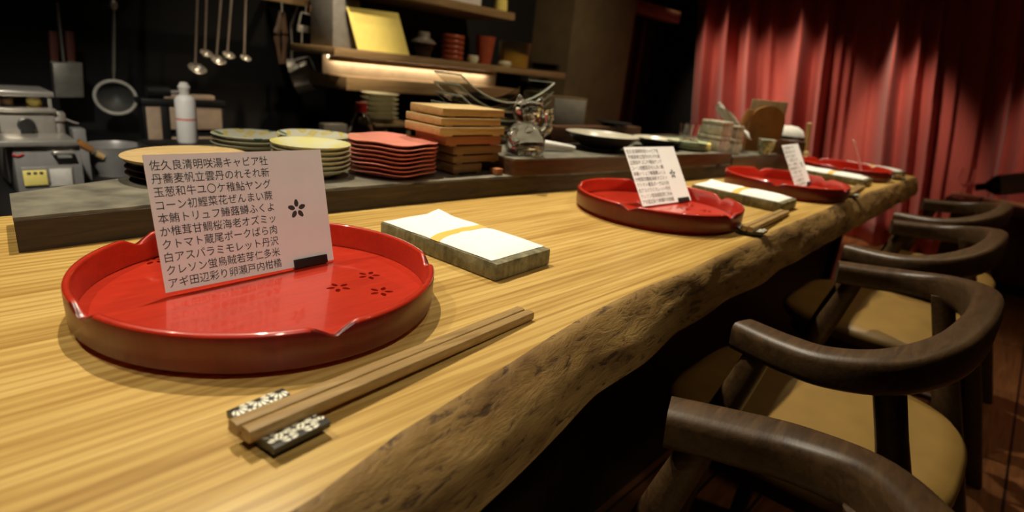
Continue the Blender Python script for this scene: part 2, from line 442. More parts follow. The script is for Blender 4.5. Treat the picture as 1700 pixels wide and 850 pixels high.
# red curtain along the far wall: irregular hanging folds
RIDGES = [(1.795, 0.8), (1.574, 1.1), (1.391, 1.1), (1.256, 0.6), (0.964, 1.3), (0.822, 1.1), (0.728, 0.5), (0.657, 0.5), (0.496, 0.15), (0.312, 1.4), (0.189, 1.1), (0.083, 1.0), (-0.028, 0.35), (-0.190, 0.3), (-0.328, 1.1), (-0.416, 0.8)]      # (place of the ridge along the wall, how far it stands out)
def curtain():
    y0, y1 = -2.3, 1.97
    N = 620
    rd = [(2.04, 1.0)] + RIDGES
    while rd[-1][0] > y0 - 0.3: rd.append((rd[-1][0] - random.choice((0.13, 0.18, 0.24)), random.choice((0.5, 0.9, 1.2))))
    def fold(y):                       # each pleat swells slowly to a rounded ridge, then falls away steeply
        for (a, _), (b, k_) in zip(rd, rd[1:]):
            if y > b:
                w_ = a - b; t = min(1.0, (a - y) / w_)
                d = k_ * min(0.17, 0.06 + 0.5 * w_)
                if t < 0.80: q = (t / 0.80) ** 1.7
                else: q = 0.5 + 0.5 * math.cos(PI * (t - 0.80) / 0.20)
                return d * q
        return 0
    def f(u, v):
        y = y1 + (y0 - y1) * u; z = 0.01 + 2.45 * v
        yy = y + 0.15 * (z - 0.75)
        return (4.97 - fold(y + 0.012 * math.sin(2.2 * z + 5 * y)) * (1.0 - 0.12 * v) - 0.006 * math.sin(5 * z + 9 * y), yy, z)
    o = MB().sheet(f, N, 14, 0.003).build('red_curtain', M['curtain'], fix=False, sharp=80)
    tag(o, 'tall red stage curtain hanging in deep folds behind the far end of the counter', 'curtain')
curtain()
# dark doorway beside the column: lintel beam and a dark noren
b0 = Vector((3.7362, 2.0337, 1.5964)); b1 = Vector((4.5073, 2.0337, 1.5942)); b2 = Vector((4.5348, 2.0337, 1.5262))
tag(MB().box((b0.x - 0.05, b0.y, b2.z), (b1.x, b0.y + 0.10, b1.z + 0.02), 0.005).build('lintel_beam', M['beam']),
    'brown wooden lintel beam over the dark doorway left of the red curtain', 'beam')
def noren():
    a = Vector((3.6796, 2.0337, 1.5049)); b = Vector((4.2791, 2.0337, 1.5867))
    f = lambda u, v: (a.x - 0.3 + (b.x - a.x + 0.3) * u, a.y + 0.16 + 0.018 * math.sin(u * 40), 0.55 + (b2.z - 0.55) * v)
    o = MB().sheet(f, 80, 6, 0.003).build('doorway_curtain', M['noren'], fix=False, sharp=80)
    tag(o, 'dark maroon cloth hanging in the doorway right of the olive column', 'curtain')
noren()

# ------------------------------------------------------------------ the counter: one thick slab with a live edge
FRONT = [(-1.4, -0.40), (-0.6, -0.345), (-0.25, -0.305), (-0.103, -0.288), (-0.029, -0.268), (0.035, -0.260), (0.096, -0.249), (0.177, -0.234), (0.25, -0.224),
         (0.325, -0.217), (0.5, -0.214), (0.8, -0.199), (1.05, -0.189), (1.41, -0.180), (1.65, -0.175), (2.66, -0.172)]
BELOW = [(-1.4, -0.43), (-0.1, -0.318), (0.017, -0.301), (0.134, -0.280), (0.228, -0.263), (0.33, -0.254), (0.46, -0.236), (1.24, -0.214), (2.66, -0.190)]
def counter():
    root = thing('bar_counter', 'long pale ash bar counter with a rough live edge toward the chairs', 'counter', (0.6, 0.0, 0.0))
    mb = MB(); bm = mb.bm
    xs = [-1.4 + 4.06 * i / 560 for i in range(561)]
    NE = 16
    rings = []
    for x in xs:
        yt, yb = lerp(FRONT, x), lerp(BELOW, x)
        yt += 0.003 * noise.noise((x * 9, 0, 3)) ; yb += 0.006 * noise.noise((x * 7, 5, 1))
        prof = [(0.43, 0.68), (0.43, 0.75), (0.1, 0.75), (yt + 0.05, 0.75), (yt + 0.006, 0.75)]
        for k in range(NE + 1):
            t = k / NE
            y = yt + (yb - yt) * (t ** 0.8) - 0.006 * math.sin(PI * t)
            z = 0.7485 - 0.0685 * t
            rg = 0.0035 * noise.fractal((x * 9 + z * 6, 2.0, z * 30 - x * 4), 0.9, 2.1, 3) + 0.004 * noise.noise((x * 5, 1, z * 16))
            y += rg * math.sin(PI * min(1, t * 1.3 + 0.06)) if t > 0 else 0
            prof.append((y, z))
        prof.append((0.0, 0.68))
        rings.append([bm.verts.new((x - 0.6, y, z)) for y, z in prof])
    n = len(rings[0])
    for A, B in zip(rings, rings[1:]):
        for k in range(n):
            j = (k + 1) % n
            mb.face([A[k], A[j], B[j], B[k]], 1 if 4 <= k <= 4 + NE else 0)
    mb.face(rings[0], 0); mb.face(rings[-1][::-1], 0)
    mb.build('slab', [M['top'], M['bark']], root, sharp=50)
    MB().box((-1.9, 0.02, 0.0), (1.86, 0.06, 0.68)).build('front_panel', M['panelwood'], root)
    MB().box((-1.9, -0.10, 0.655), (1.95, 0.02, 0.6815), 0.003).build('support_rail', M['panelwood'], root)
    for x in (1.86,):
        MB().box((x, 0.0, 0.0), (x + 0.05, 0.40, 0.68)).build('end_panel', M['panelwood'], root)
counter()

LF = [(-0.161, 0.261), (0.0, 0.268), (0.2, 0.276), (0.36, 0.272), (0.6, 0.258), (0.807, 0.234), (1.2, 0.200), (1.555, 0.172)]
def ledge():
    root = thing('raised_ledge', 'low charred wood ledge along the back of the counter, carrying the dish stacks', 'ledge', (0.6, 0.45, 0.75))
    def off(pts): return [(x - 0.6, y - 0.45) for x, y in pts]
    back = [(1.555, 0.45), (1.0, 0.50), (0.60, 0.60), (0.45, 0.73), (0.17, 0.73), (0.10, 0.51), (-0.02, 0.44), (-0.148, 0.385)]
    fr = []
    for i in range(121):
        x = -0.161 + 1.716 * i / 120
        fr.append((x, lerp(LF, x)))
    MB().prism(off(fr + back), 0.0005, 0.036).build('body', M['ledge'], root)
    fr2 = [(x, y + 0.0015 + 0.007 * max(0, noise.fractal((x * 26, 4, 1), 0.8, 2.0, 3))) for x, y in fr]
    bk2 = [(x, y - 0.002) for x, y in back]
    MB().prism(off(fr2 + bk2), 0.036, 0.040).build('slate_top', M['slate'], root)
    # the kitchen side stands on legs of its own behind the counter
    MB().box((-0.40, -0.01, -0.30), (0.94, 0.03, 0.0)).build('backing', M['panelwood'], root)
ledge()
def tier():
    fr = [(0.635 + (1.55 - 0.635) * i / 30, 0) for i in range(31)]
    fr = [(x, lerp(LF, x) + 0.002) for x, _ in fr]
    root = thing('upper_board', 'thick red-brown board lying on the ledge, the glass figurine at its left corner', 'board', (1.1, 0.5, 0.7905))
    pts = [(x - 1.1, y - 0.5) for x, y in fr + [(1.55, 0.40), (0.628, 0.43)]]
    MB().prism(pts, 0.0, 0.031).build('body', M['tier'], root)
    MB().prism([(x, y + (0.001 if y < 0.3 else 0)) for x, y in pts], 0.031, 0.035).build('slate_top', M['slate'], root)
tier()
def end_block():
    root = thing('end_board', 'short reddish board at the far end of the ledge under the arched stand', 'board', (1.85, 0.4, 0.7505))
    pts = [(-0.285, -0.225), (0.20, -0.25), (0.20, 0.25), (-0.285, 0.25)]
    MB().prism(pts, 0.0, 0.057).build('body', M['tier'], root)
    MB().prism([(x * 0.995, y * 0.99) for x, y in pts], 0.057, 0.0615).build('slate_top', M['slate'], root)
end_block()

# ------------------------------------------------------------------ red trays
PH = -0.4476
def petal2d(cx, cy, ang, r0, r1, w, n=9):
    """outline of one blossom petal, pointed inward, notched outward"""
    out = []
    for k in range(n):
        t = k / (n - 1); out.append((r0 + (r1 - r0) * t, w * math.sin(PI * t ** 0.8) ** 0.8 if 0 < t < 1 else 0))
    out[-1] = (r1 - 0.12 * (r1 - r0), 0)
    pts = out + [(x, -y) for x, y in out[-2:0:-1]]
    ca, sa = math.cos(ang), math.sin(ang)
    return [(cx + x * ca - y * sa, cy + x * sa + y * ca) for x, y in pts]
BLOSSOMS = [(0.058, -0.034, 1.58), (0.104, -0.020, 0.7), (0.088, -0.067, 0.68), (-0.064, 0.148 - 0.012, 0.2), (-0.030, 0.120, 1.2)]
def pierced_plate(name, outlines, z0, z1):
    """flat plate with real holes: fill between the outlines, then give it thickness"""
    bm = bmesh.new(); ed = []
    for pts in outlines:
        v = [bm.verts.new((x, y, z1)) for x, y in pts]
        ed += [bm.edges.new((v[i], v[(i + 1) % len(v)])) for i in range(len(v))]
    bmesh.ops.triangle_fill(bm, edges=ed, use_beauty=True, normal=(0, 0, 1))
    r = bmesh.ops.extrude_face_region(bm, geom=bm.faces[:])
    for v in r['geom']:
        if isinstance(v, bmesh.types.BMVert): v.co.z = z0
    bmesh.ops.recalc_face_normals(bm, faces=bm.faces[:])
    me = bpy.data.meshes.new(name); bm.to_mesh(me); bm.free()
    return me
def make_tray(label, loc):
    root = thing('round_tray', label, 'tray', loc, group='red lacquer trays on the counter')
    def rim(a, r, z, k):
        if z > 0.030:
            dz = 0.0
            for i in range(5):
                d = (a - (PH + i * 2 * PI / 5) + PI) % (2 * PI) - PI
                e = abs(d) / 0.125
                if e < 1:
                    q = (1 - e); dz = max(dz, 0.0105 * (q ** 1.25))
            f = (z - 0.030) / 0.0105
            z -= dz * f
        return r, z
    prof = [(0.1575, 0.0125), (0.1580, 0.030), (0.1585, 0.038), (0.1592, 0.0400), (0.1610, 0.0405), (0.1635, 0.0400), (0.1648, 0.038), (0.1646, 0.030), (0.1640, 0.0095), (0.1625, 0.0075), (0.1560, 0.0068), (0.1560, 0.009)]
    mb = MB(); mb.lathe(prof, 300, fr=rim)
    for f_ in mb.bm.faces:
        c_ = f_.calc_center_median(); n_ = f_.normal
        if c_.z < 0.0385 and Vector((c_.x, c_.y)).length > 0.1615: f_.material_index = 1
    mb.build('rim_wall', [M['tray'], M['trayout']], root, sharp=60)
    MB().lathe([(0.147, 0.0), (0.152, 0.0), (0.153, 0.0075), (0.147, 0.0075), (0.147, 0.0)], 96).build('foot_ring', M['tray'], root)
    outer = [(0.1578 * math.cos(2 * PI * i / 160), 0.1578 * math.sin(2 * PI * i / 160)) for i in range(160)]
    holes = []
    for bx, by, a0 in BLOSSOMS:
        for i in range(5): holes.append(petal2d(bx, by, a0 + i * 2 * PI / 5, 0.0035, 0.0138, 0.0026))
    me = pierced_plate('pierced_floor', [outer] + holes, -0.0022, 0.0022)
    me.materials.append(M['tray'])
    o = bpy.data.objects.new('pierced_floor', me); COL.objects.link(o); o.parent = root; o.location = (0, 0, 0.0098)
    return root
t1 = make_tray('nearest red lacquer tray, the largest in view, with its notched rim and pierced blossoms', (0, 0, 0.75))
clone(t1, (0.806, 0.010, 0.75), 'red lacquer tray second from the camera, in front of the thick board on the ledge')
clone(t1, (1.49, -0.016, 0.75), 'red lacquer tray third from the camera, in front of the arched stand')
clone(t1, (2.222, 0.012, 0.75), 'small-looking red lacquer tray at the far end of the counter')

# ------------------------------------------------------------------ menu cards
LINES = ['佐久良清明咲湯キャビア牡', '丹蕎麦帆立雲丹のれそれ新', '玉葱和牛ユ〇ケ稚鮎ヤング', 'コーン初鰹菜花ぜんまい蕨', '本鮪トリュフ鰆蕗鱒ふくよ',
         'か椎茸甘鯛桜海老オズミッ', 'クトマト蔵尾ポークばら肉', '白アスパラミモレット丹沢', 'クレソン蛍烏賊若芽仁多米', 'アギ田辺彩り卵瀬戸内柑橘']
def text_mesh(lines, width, height):
    """one mesh of all the lines, scaled to width x height, lower left at the origin, in the XZ plane"""
    V, F = [], []
    dg = None
    rows = []
    for i, ln in enumerate(lines):
        cu = bpy.data.curves.new('line', 'FONT'); cu.body = ln; cu.size = 1.0; cu.resolution_u = 3; cu.offset = 0.0
        o = bpy.data.objects.new('line', cu); COL.objects.link(o)
        dg = bpy.context.evaluated_depsgraph_get()
        me = bpy.data.meshes.new_from_object(o.evaluated_get(dg))
        bpy.data.objects.remove(o)
        co = [tuple(v.co) for v in me.vertices]
        if not co: continue
        x0 = min(c[0] for c in co); x1 = max(c[0] for c in co)
        n0 = len(V)
        pitch = height / len(lines)
        for c in co:
            V.append(((c[0] - x0) / (x1 - x0) * width, 0.0, height - (i + 1) * pitch + pitch * (0.14 + 0.84 * (c[1] + 0.08) / 1.0) ))
        for p in me.polygons: F.append([n0 + k for k in p.vertices])
        bpy.data.meshes.remove(me)
    me = bpy.data.meshes.new('printed_menu'); me.from_pydata(V, [], F); me.materials.append(M['ink'])
    return me
CW, CHT = 0.182, 0.128
def make_card(label, loc, yaw, lean, roll):
    root = thing('menu_card', label, 'menu card', loc, group='menu cards standing on the trays')
    root.rotation_mode = 'XYZ'
    root.rotation_euler = (-lean, roll, yaw)
    MB().box((-CW / 2, 0, 0), (CW / 2, 0.0006, CHT)).build('paper', M['card'], root)
    tm = text_mesh(LINES, 0.113, 0.122)
    o = bpy.data.objects.new('printed_menu', tm); COL.objects.link(o); o.parent = root; o.location = (-CW / 2 + 0.004, -0.0003, 0.002)
    pts = [petal2d(0, 0, PI / 2 + i * 2 * PI / 5, 0.0022, 0.0118, 0.0026) for i in range(5)]
    mb = MB()
    for p in pts: mb.face([mb.bm.verts.new((x, 0, z)) for x, z in p])
    mb.build('printed_blossom', M['ink'], root, loc=(0.0525, -0.0003, 0.064))
    cl = MB().box((0.040, -0.0028, -0.0002), (0.0815, -0.0004, 0.0085), 0.0005)
    cl.box((0.040, 0.0008, 0.0), (0.0815, 0.0028, 0.0085), 0.0005)
    cl.box((0.040, -0.0028, -0.0012), (0.0815, 0.0028, 0.0), 0.0003)
    cl.build('card_clip', M['black'], root)
    return root
make_card('white menu card with clearly readable rows of writing, standing in the nearest tray', (0.005, 0.034, 0.7650), R(4.0), R(13), R(0.6))
def card_copy(src, label, loc, yaw, lean, roll):
    c = clone(src, loc, label); c.rotation_euler = (-lean, roll, yaw); return c
c1 = bpy.data.objects['menu_card']
card_copy(c1, 'white menu card leaning back in the second tray, its writing blurred', (0.861, 0.014, 0.7655), R(-5), R(33), 0)
card_copy(c1, 'white menu card leaning back in the third tray, below the wooden spoon', (1.551, -0.052, 0.7655), R(4), R(30), 0)
card_copy(c1, 'small-looking white menu card in the farthest tray, seen almost edge-on', (2.235, -0.055, 0.7655), R(16), R(26), 0)

# ------------------------------------------------------------------ stone towel rests with wrapped towels
def make_stone(label, loc, rz):
    w_, d_, h_ = 0.113, 0.222, 0.0235
    mb = MB().box((-w_ / 2, -d_ / 2, 0), (w_ / 2, d_ / 2, h_), 0.0035)
    bmesh.ops.subdivide_edges(mb.bm, edges=[e for e in mb.bm.edges if e.calc_length() > 0.05], cuts=10, use_grid_fill=True)
    for v in mb.bm.verts:
        k = 0.0012 if v.co.z > 0.002 else 0.0
        v.co += Vector((noise.noise(v.co * 60), noise.noise(v.co * 60 + Vector((9, 0, 0))), 0)) * k
    o = mb.build('stone_block', M['stone'], None, loc, rot=(0, 0, rz))
    return tag(o, label, 'stone tray', group='stone blocks under the wrapped towels')
def make_towel(label, loc, rz):
    root = thing('wrapped_towel', label, 'towel', loc, rz, group='paper-wrapped hand towels')
    w_, d_ = 0.109, 0.206
    def f(side):
        def g(u, v):
            x = (u - 0.5) * w_; y = (v - 0.5) * d_
            e = max(0.0, 1 - (abs(2 * u - 1)) ** 6) * max(0.0, 1 - abs(2 * v - 1) ** 8)
            h = 0.0062 * e + 0.0010 * noise.noise((x * 55, y * 40, 2)) * e
            g_ = -0.0022 * math.exp(-((v - 0.50) / 0.05) ** 2) * e
            lift = 0.006 * max(0, u - 0.75) * 4 * max(0, v - 0.82) * 5
            return (x + 0.0012 * noise.noise((y * 30, 1, 0)), y + 0.002 * noise.noise((x * 40, 7, 0)), 0.0006 + h + g_ + lift)
        return g
    MB().sheet(f(1), 28, 44, 0.0005).build('paper_wrap', M['towel'], root)
    def b(u, v):
        x = (u - 0.5) * (w_ + 0.002); y = (v - 0.5) * 0.017 + 0.006 * (u - 0.5)
        e = max(0.0, 1 - (abs(2 * u - 1)) ** 6)
        return (x, y, 0.0008 + 0.0050 * e)
    MB().sheet(b, 24, 3, 0.0003).build('yellow_band', M['band'], root)
    return root
s1 = make_stone('mottled olive stone block right of the nearest tray', (0.285, 0.022, 0.7502), R(4))
w1 = make_towel('paper-wrapped towel with a yellow band on the nearest stone block', (0.285, 0.026, 0.7738), R(4))
for lab, lab2, x, y, rz in (('stone block right of the second tray', 'towel with a yellow band on the stone right of the second tray', 1.175, -0.022, R(2)),
                            ('stone block right of the third tray', 'flat white wrapped towel right of the third tray', 1.985, -0.020, R(2)),
                            ('farthest stone block, at the very end of the counter', 'farthest white wrapped towel, at the very end of the counter', 2.50, -0.035, R(2))):
    clone(s1, (x, y, 0.7502), 'olive grey ' + lab, rz)
    clone(w1, (x, y + 0.004, 0.7738), lab2, rz)

# ------------------------------------------------------------------ chopsticks on their rests
def make_rest(label, loc, rz):
    root = thing('chopstick_rest', label, 'chopstick rest', loc, rz, group='saddle-shaped chopstick rests')
    U, V_ = 0.041, 0.057
    def zf(x, y): return 0.0075 + 0.0052 * (abs(y) / (V_ / 2)) ** 1.6 - 0.0022 * (max(0, abs(y) / (V_ / 2) - 0.72) / 0.28) ** 2
    f = lambda u, v: ((u - 0.5) * U, (v - 0.5) * V_, zf((u - 0.5) * U, (v - 0.5) * V_))
    MB().sheet(f, 8, 24, 0.0052).build('saddle_tile', M['rest'], root)
    mb = MB()
    cs = [(i * 0.0155 + (0.00775 if j % 2 else 0), j * 0.0128) for i in range(-2, 3) for j in range(-2, 3)]
    for cx, cy in cs:
        for k in range(12):
            a = 2 * PI * (k + 0.5) / 12; ca, sa = math.cos(a), math.sin(a)
            q = [(0.0020, 0), (0.0050, 0.00105), (0.0070, 0.00125), (0.0076, 0), (0.0070, -0.00125), (0.0050, -0.00105)]
            P = [(cx + x * ca - y * sa, cy + x * sa + y * ca) for x, y in q]
            mx, my = cx + 0.0045 * ca, cy + 0.0045 * sa
            P = [(max(-U / 2 + 0.0004, min(U / 2 - 0.0004, x)), max(-V_ / 2 + 0.0004, min(V_ / 2 - 0.0004, y))) for x, y in P]
            if abs(mx) < U / 2 - 0.0008 and abs(my) < V_ / 2 - 0.0008:
                mb.face([mb.bm.verts.new((x, y, zf(x, y) + 0.00025)) for x, y in P])
    mb.build('flower_pattern', M['petal'], root)
    return root
def make_stick(label, a, b, group='pairs of brown chopsticks'):
    a, b = Vector(a), Vector(b)
    n = 14
    pts = [(b - a) * (i / n) for i in range(n + 1)]
    rad = [0.0055 + 0.0003 * math.sin(PI * i / n) for i in range(n + 1)]
    o = MB().tube(pts, rad, 12, flat=0.86, power=4.0).build('chopstick', M['stick'], None, a)
    return tag(o, label, 'chopstick', group)
r1 = make_rest('flower-patterned saddle-shaped rest under the nearest chopsticks', (-0.092, -0.2105, 0.7502), R(6))
k1 = make_stick('nearest pair of chopsticks, the one on the tray side', (-0.121, -0.2090, 0.7634), (0.188, -0.1765, 0.7552))
k2 = make_stick('nearest pair of chopsticks, the one toward the live edge', (-0.118, -0.2206, 0.7634), (0.190, -0.1881, 0.7552))
for i, (nm, dx, dy) in enumerate((('second', 0.935, 0.042), ('third', 1.715, 0.056), ('farthest', 2.475, 0.064))):
    clone(r1, (-0.092 + dx, -0.2105 + dy, 0.7502), f'chopstick rest beside the {nm} tray')
    clone(k1, (-0.121 + dx, -0.2090 + dy, 0.7634), f'chopstick by the {nm} tray, the one on the tray side')
    clone(k2, (-0.118 + dx, -0.2206 + dy, 0.7634), f'chopstick by the {nm} tray, the one toward the live edge')

# ------------------------------------------------------------------ chairs with a round arm hoop
def make_chair(label, loc, rz=0.0):
    root = thing('armchair', label, 'chair', loc, rz, group='hoop-armed chairs along the counter')
    half = [(0.250, 0.055, 0.672), (0.270, -0.01, 0.676), (0.278, -0.065, 0.682), (0.254, -0.125, 0.694), (0.180, -0.168, 0.706), (0.09, -0.186, 0.714)]
    pts = [(-x, y, z) for x, y, z in half] + [(0, -0.190, 0.716)] + [(x, y, z) for x, y, z in half[::-1]]
    P = smooth_path(pts, 7); n = len(P)
    wide, high = [], []
    for i, p in enumerate(P):
        t = abs(2 * i / (n - 1) - 1)
        wide.append(0.021 + 0.005 * math.exp(-((t - 0.8) / 0.3) ** 2)); high.append(0.021 + 0.014 * math.exp(-(t / 0.45) ** 2))
    MB().tube(P, wide, 16, rad2=high, power=4.2).build('arm_hoop', M['chair'], root)
    def sf(a, r, z, k):
        e = (abs(math.cos(a)) ** 3.2 + abs(math.sin(a)) ** 3.2) ** (-1 / 3.2)
        wob = 1.0 - 0.10 * max(0, math.sin(a))
        return r * e * wob, z
    prof = [(0.0, 0.445), (0.19, 0.445), (0.222, 0.450), (0.232, 0.462), (0.232, 0.476), (0.222, 0.487), (0.19, 0.495), (0.12, 0.499), (0.0, 0.500)]
    MB().lathe(prof, 64, (0, -0.005, 0), sf).build('seat', M['seat'], root, sharp=60)
    MB().lathe([(0.0, 0.405), (0.185, 0.405), (0.200, 0.41), (0.200, 0.4445), (0.0, 0.4445)], 64, (0, -0.005, 0), sf).build('seat_frame', M['chair'], root)
    for sx in (-1, 1):
        f = smooth_path([(0.252 * sx, 0.120, 0.0), (0.256 * sx, 0.085, 0.40), (0.262 * sx, 0.020, 0.664)], 6)
        MB().tube(f, [0.017 + 0.006 * math.sin(PI * i / (len(f) - 1)) for i in range(len(f))], 12, power=2.6).build('leg', M['chair'], root)
        b = smooth_path([(0.238 * sx, -0.330, 0.0), (0.238 * sx, -0.205, 0.42), (0.240 * sx, -0.125, 0.685)], 6)
        MB().tube(b, [0.018 + 0.008 * math.sin(PI * min(1, 0.2 + i / (len(b) - 1))) for i in range(len(b))], 12, power=2.6).build('leg', M['chair'], root)
        MB().tube([(0.243 * sx, 0.105, 0.20), (0.238 * sx, -0.265, 0.21)], 0.011, 10).build('stretcher', M['chair'], root)
    return root
ch = make_chair('dark wooden armchair nearest the camera, only its arm in view', (0.012, -0.402, 0), R(4))
clone(ch, (0.800, -0.345, 0), 'dark wooden hoop-back chair with tan seat, second from the camera', 0)
clone(ch, (1.500, -0.318, 0), 'dark wooden hoop-back chair with tan seat, third from the camera', 0)
clone(ch, (2.180, -0.300, 0), 'farthest dark wooden hoop-back chair, by the end of the counter', 0)

# ------------------------------------------------------------------ dish stacks on the ledge
ZL = 0.7905
def dish(name, label, r, h, loc, mat, cat, group, foot=0.55, depth=0.6, segs=56, fr=None, flare=1.0, tilt=None):
    """shallow dish on a foot: h is its full height"""
    t = 0.0028
    prof = [(0, 0.002), (r * foot * 0.86, 0.002), (r * foot * 0.9, 0.0), (r * foot, 0.0), (r * foot, 0.002), (r * 0.82, h * 0.55), (r * 0.985, h * 0.93), (r, h), (r * 0.985, h + 0.0006),
            (r * 0.94, h * 0.93 + 0.0005), (r * 0.78, h * 0.55 + t * 0.8), (r * foot * 0.9, t + 0.0018), (0, t + 0.0015)]
    o = MB().lathe(prof, segs, fr=fr).build(name, mat, None, loc, sharp=55)
    if tilt: o.rotation_euler = tilt
    return tag(o, label, cat, group)
# dark lacquer plates under a pale wooden lid
G = 'dark lacquer plates under the pale plate'
for i in range(3):
    k = 2 - i
    z = ZL + 0.0088 * k
    if i == 0:
        lac = dish('lacquer_plate', 'topmost dark lacquer plate, just under the pale wooden plate behind the menu card', 0.081, 0.0105, (0.066, 0.412, z), M['urushi'], 'plate', G, foot=0.8)
    else:
        clone(lac, (0.066, 0.412, z), f'{"middle" if i == 1 else "lowest"} dark lacquer plate of the stack under the pale wooden plate')
o = MB().lathe([(0, 0.0), (0.074, 0.0), (0.082, 0.003), (0.0855, 0.0075), (0.0835, 0.0080), (0.079, 0.0062), (0, 0.0052)], 72).build('wooden_plate', M['lid'], None, (0.066, 0.412, ZL + 0.0292))
o.rotation_euler = (R(-0.6), R(-1.6), 0)
tag(o, 'pale round wooden plate lying on the dark lacquer stack behind the menu card', 'plate')

def stack(name, labels, r, h, pitch, x, y, z, mats, cat, group, **kw):
    src = None; out = []
    n = len(labels)
    for i, lab in enumerate(labels):
        zz = z + pitch * (n - 1 - i)
        m = mats[min(i, len(mats) - 1)]
        dx, dy = random.uniform(-1, 1) * 0.0012, random.uniform(-1, 1) * 0.0012
        if i == 0 or m is not mats[min(i - 1, len(mats) - 1)]:
            src = dish(name, lab, r, h, (x + dx, y + dy, zz), m, cat, group, **kw); out.append(src)
        else:
            out.append(clone(src, (x + dx, y + dy, zz), lab, random.uniform(0, 6)))
    return out
def names(n, what): return [f'{nth(i, n)} {what}' for i in range(n)]
stack('painted_plate', names(3, 'plate in the left cream stack with painted blue and yellow rim'), 0.0715, 0.0165, 0.0085, 0.262, 0.645, ZL, [M['painted'], M['cream']], 'plate', 'left cream plate stack', foot=0.5)
stack('cream_plate', names(6, 'plate in the front cream stack, pale yellow, left of the coral dishes'), 0.0655, 0.0165, 0.0080, 0.253, 0.382, ZL, [M['yellowplate'], M['cream']], 'plate', 'front cream plate stack', foot=0.5)
stack('painted_plate', names(4, 'plate in the tall painted stack behind the pale yellow one'), 0.0695, 0.0175, 0.0105, 0.336, 0.524, ZL + 0.0008, [M['painted'], M['cream']], 'plate', 'tall painted plate stack', foot=0.5)
def wav(ph):
    def fr(a, r, z, k):
        w_ = 0.5 + 0.5 * math.cos(5 * a + ph)
        return r * (1 - 0.035 * w_ * min(1, r / 0.06)), z + (0.0030 * (w_ - 0.4) if r > 0.05 else 0)
    return fr
nr = 8
for i in range(nr):
    lab = f'{nth(i, nr)} wavy-rimmed coral dish in the stack'
    z = ZL + 0.0076 * (nr - 1 - i)
    if i == 0: coral = dish('coral_dish', lab, 0.0835, 0.0115, (0.402, 0.356, z), M['coral'], 'dish', 'stack of coral dishes', foot=0.62, fr=wav(0.4), segs=80)
    else: clone(coral, (0.402 + random.uniform(-1, 1) * 0.002, 0.356 + random.uniform(-1, 1) * 0.002, z), lab, 0.4 * PI * (i % 5))

# stack of wooden serving boards
boards = [  # x0, x1, y0, y1, height, material, colour word
    (0.508, 0.585, 0.300, 0.372, 0.021, 'brownwood', 'short light brown'), (0.506, 0.634, 0.300, 0.385, 0.0165, 'brownwood', 'dark brown'), (0.504, 0.638, 0.298, 0.385, 0.019, 'brownwood', 'mid brown'),
    (0.480, 0.630, 0.296, 0.390, 0.019, 'redwood', 'reddish'), (0.462, 0.636, 0.294, 0.402, 0.0175, 'hinoki', 'wide pale'), (0.466, 0.626, 0.297, 0.405, 0.0165, 'hinoki', 'pale'), (0.472, 0.638, 0.300, 0.400, 0.0175, 'hinoki', 'pale')]
z = ZL
nb = len(boards)
for i, (x0, x1, y0, y1, h, m, cw) in enumerate(boards):
    root = thing('serving_board', f'{nth(nb - 1 - i, nb)} wooden serving board, {cw}, in the stack left of the glass figurine', 'board', ((x0 + x1) / 2, (y0 + y1) / 2, z), group='stack of wooden serving boards')
    a, b = (x1 - x0) / 2, (y1 - y0) / 2
    MB().box((-a, -b, h * 0.16), (a, b, h), 0.0015).build('plank', M[m], root)
    MB().box((-a * 0.86, -b * 0.98, 0.0002), (-a * 0.62, b * 0.98, h * 0.16), 0.0004).build('foot', M[m], root)
    MB().box((a * 0.62, -b * 0.98, 0.0002), (a * 0.86, b * 0.98, h * 0.16), 0.0004).build('foot', M[m], root)
    z += h + 0.0002
tag(MB().box((0.600, 0.270, 0), (0.618, 0.292, 0.013), 0.001).build('small_wood_block', M['redwood'], None, (0.0, 0.0, ZL)), 'small reddish wood block in front of the board stack', 'block')
# curved clear glass plates behind the boards
def glassplate(label, z, first=[]):
    loc = (0.830, 0.515, z)
    if first: return clone(first[0], loc, label, random.uniform(-0.05, 0.05))
    root = thing('glass_plate', label, 'glass plate', loc, group='nested curved glass plates')
    def zf(x): return 0.056 * (abs(x) / 0.1675) ** 2.0
    f = lambda u, v: ((u - 0.5) * 0.335, (v - 0.5) * 0.09, zf((u - 0.5) * 0.335))
    MB().sheet(f, 36, 8, -0.0035).build('curved_sheet', M['greenglass'], root)
    P = [(-0.1675 + 0.335 * i / 36, -0.0455, zf(-0.1675 + 0.335 * i / 36) + 0.0016) for i in range(37)]
    Q = [(0.1685, -0.0455 + 0.091 * i / 8, 0.0576) for i in range(9)]; Q2 = [(-x, y, z_) for x, y, z_ in Q]
    mb = MB(); mb.tube(P, 0.0019, 8); mb.tube(Q, 0.0019, 8, up=(0, 0, 1)); mb.tube(Q2, 0.0019, 8)
    mb.build('glint_rim', M['rimglass'], root)
    first.append(root); return root
for i in range(5): glassplate(f'{nth(i, 5)} clear glass plate with upswept ends, nested behind the wooden boards', 0.920 - 0.0225 * i)
tag(MB().box((0.70, 0.455, 0.0), (0.93, 0.565, 0.0375), 0.004).build('glass_stand', M['urushi'], None, (0, 0, ZL)), 'low dark stand under the curved glass plates', 'stand')

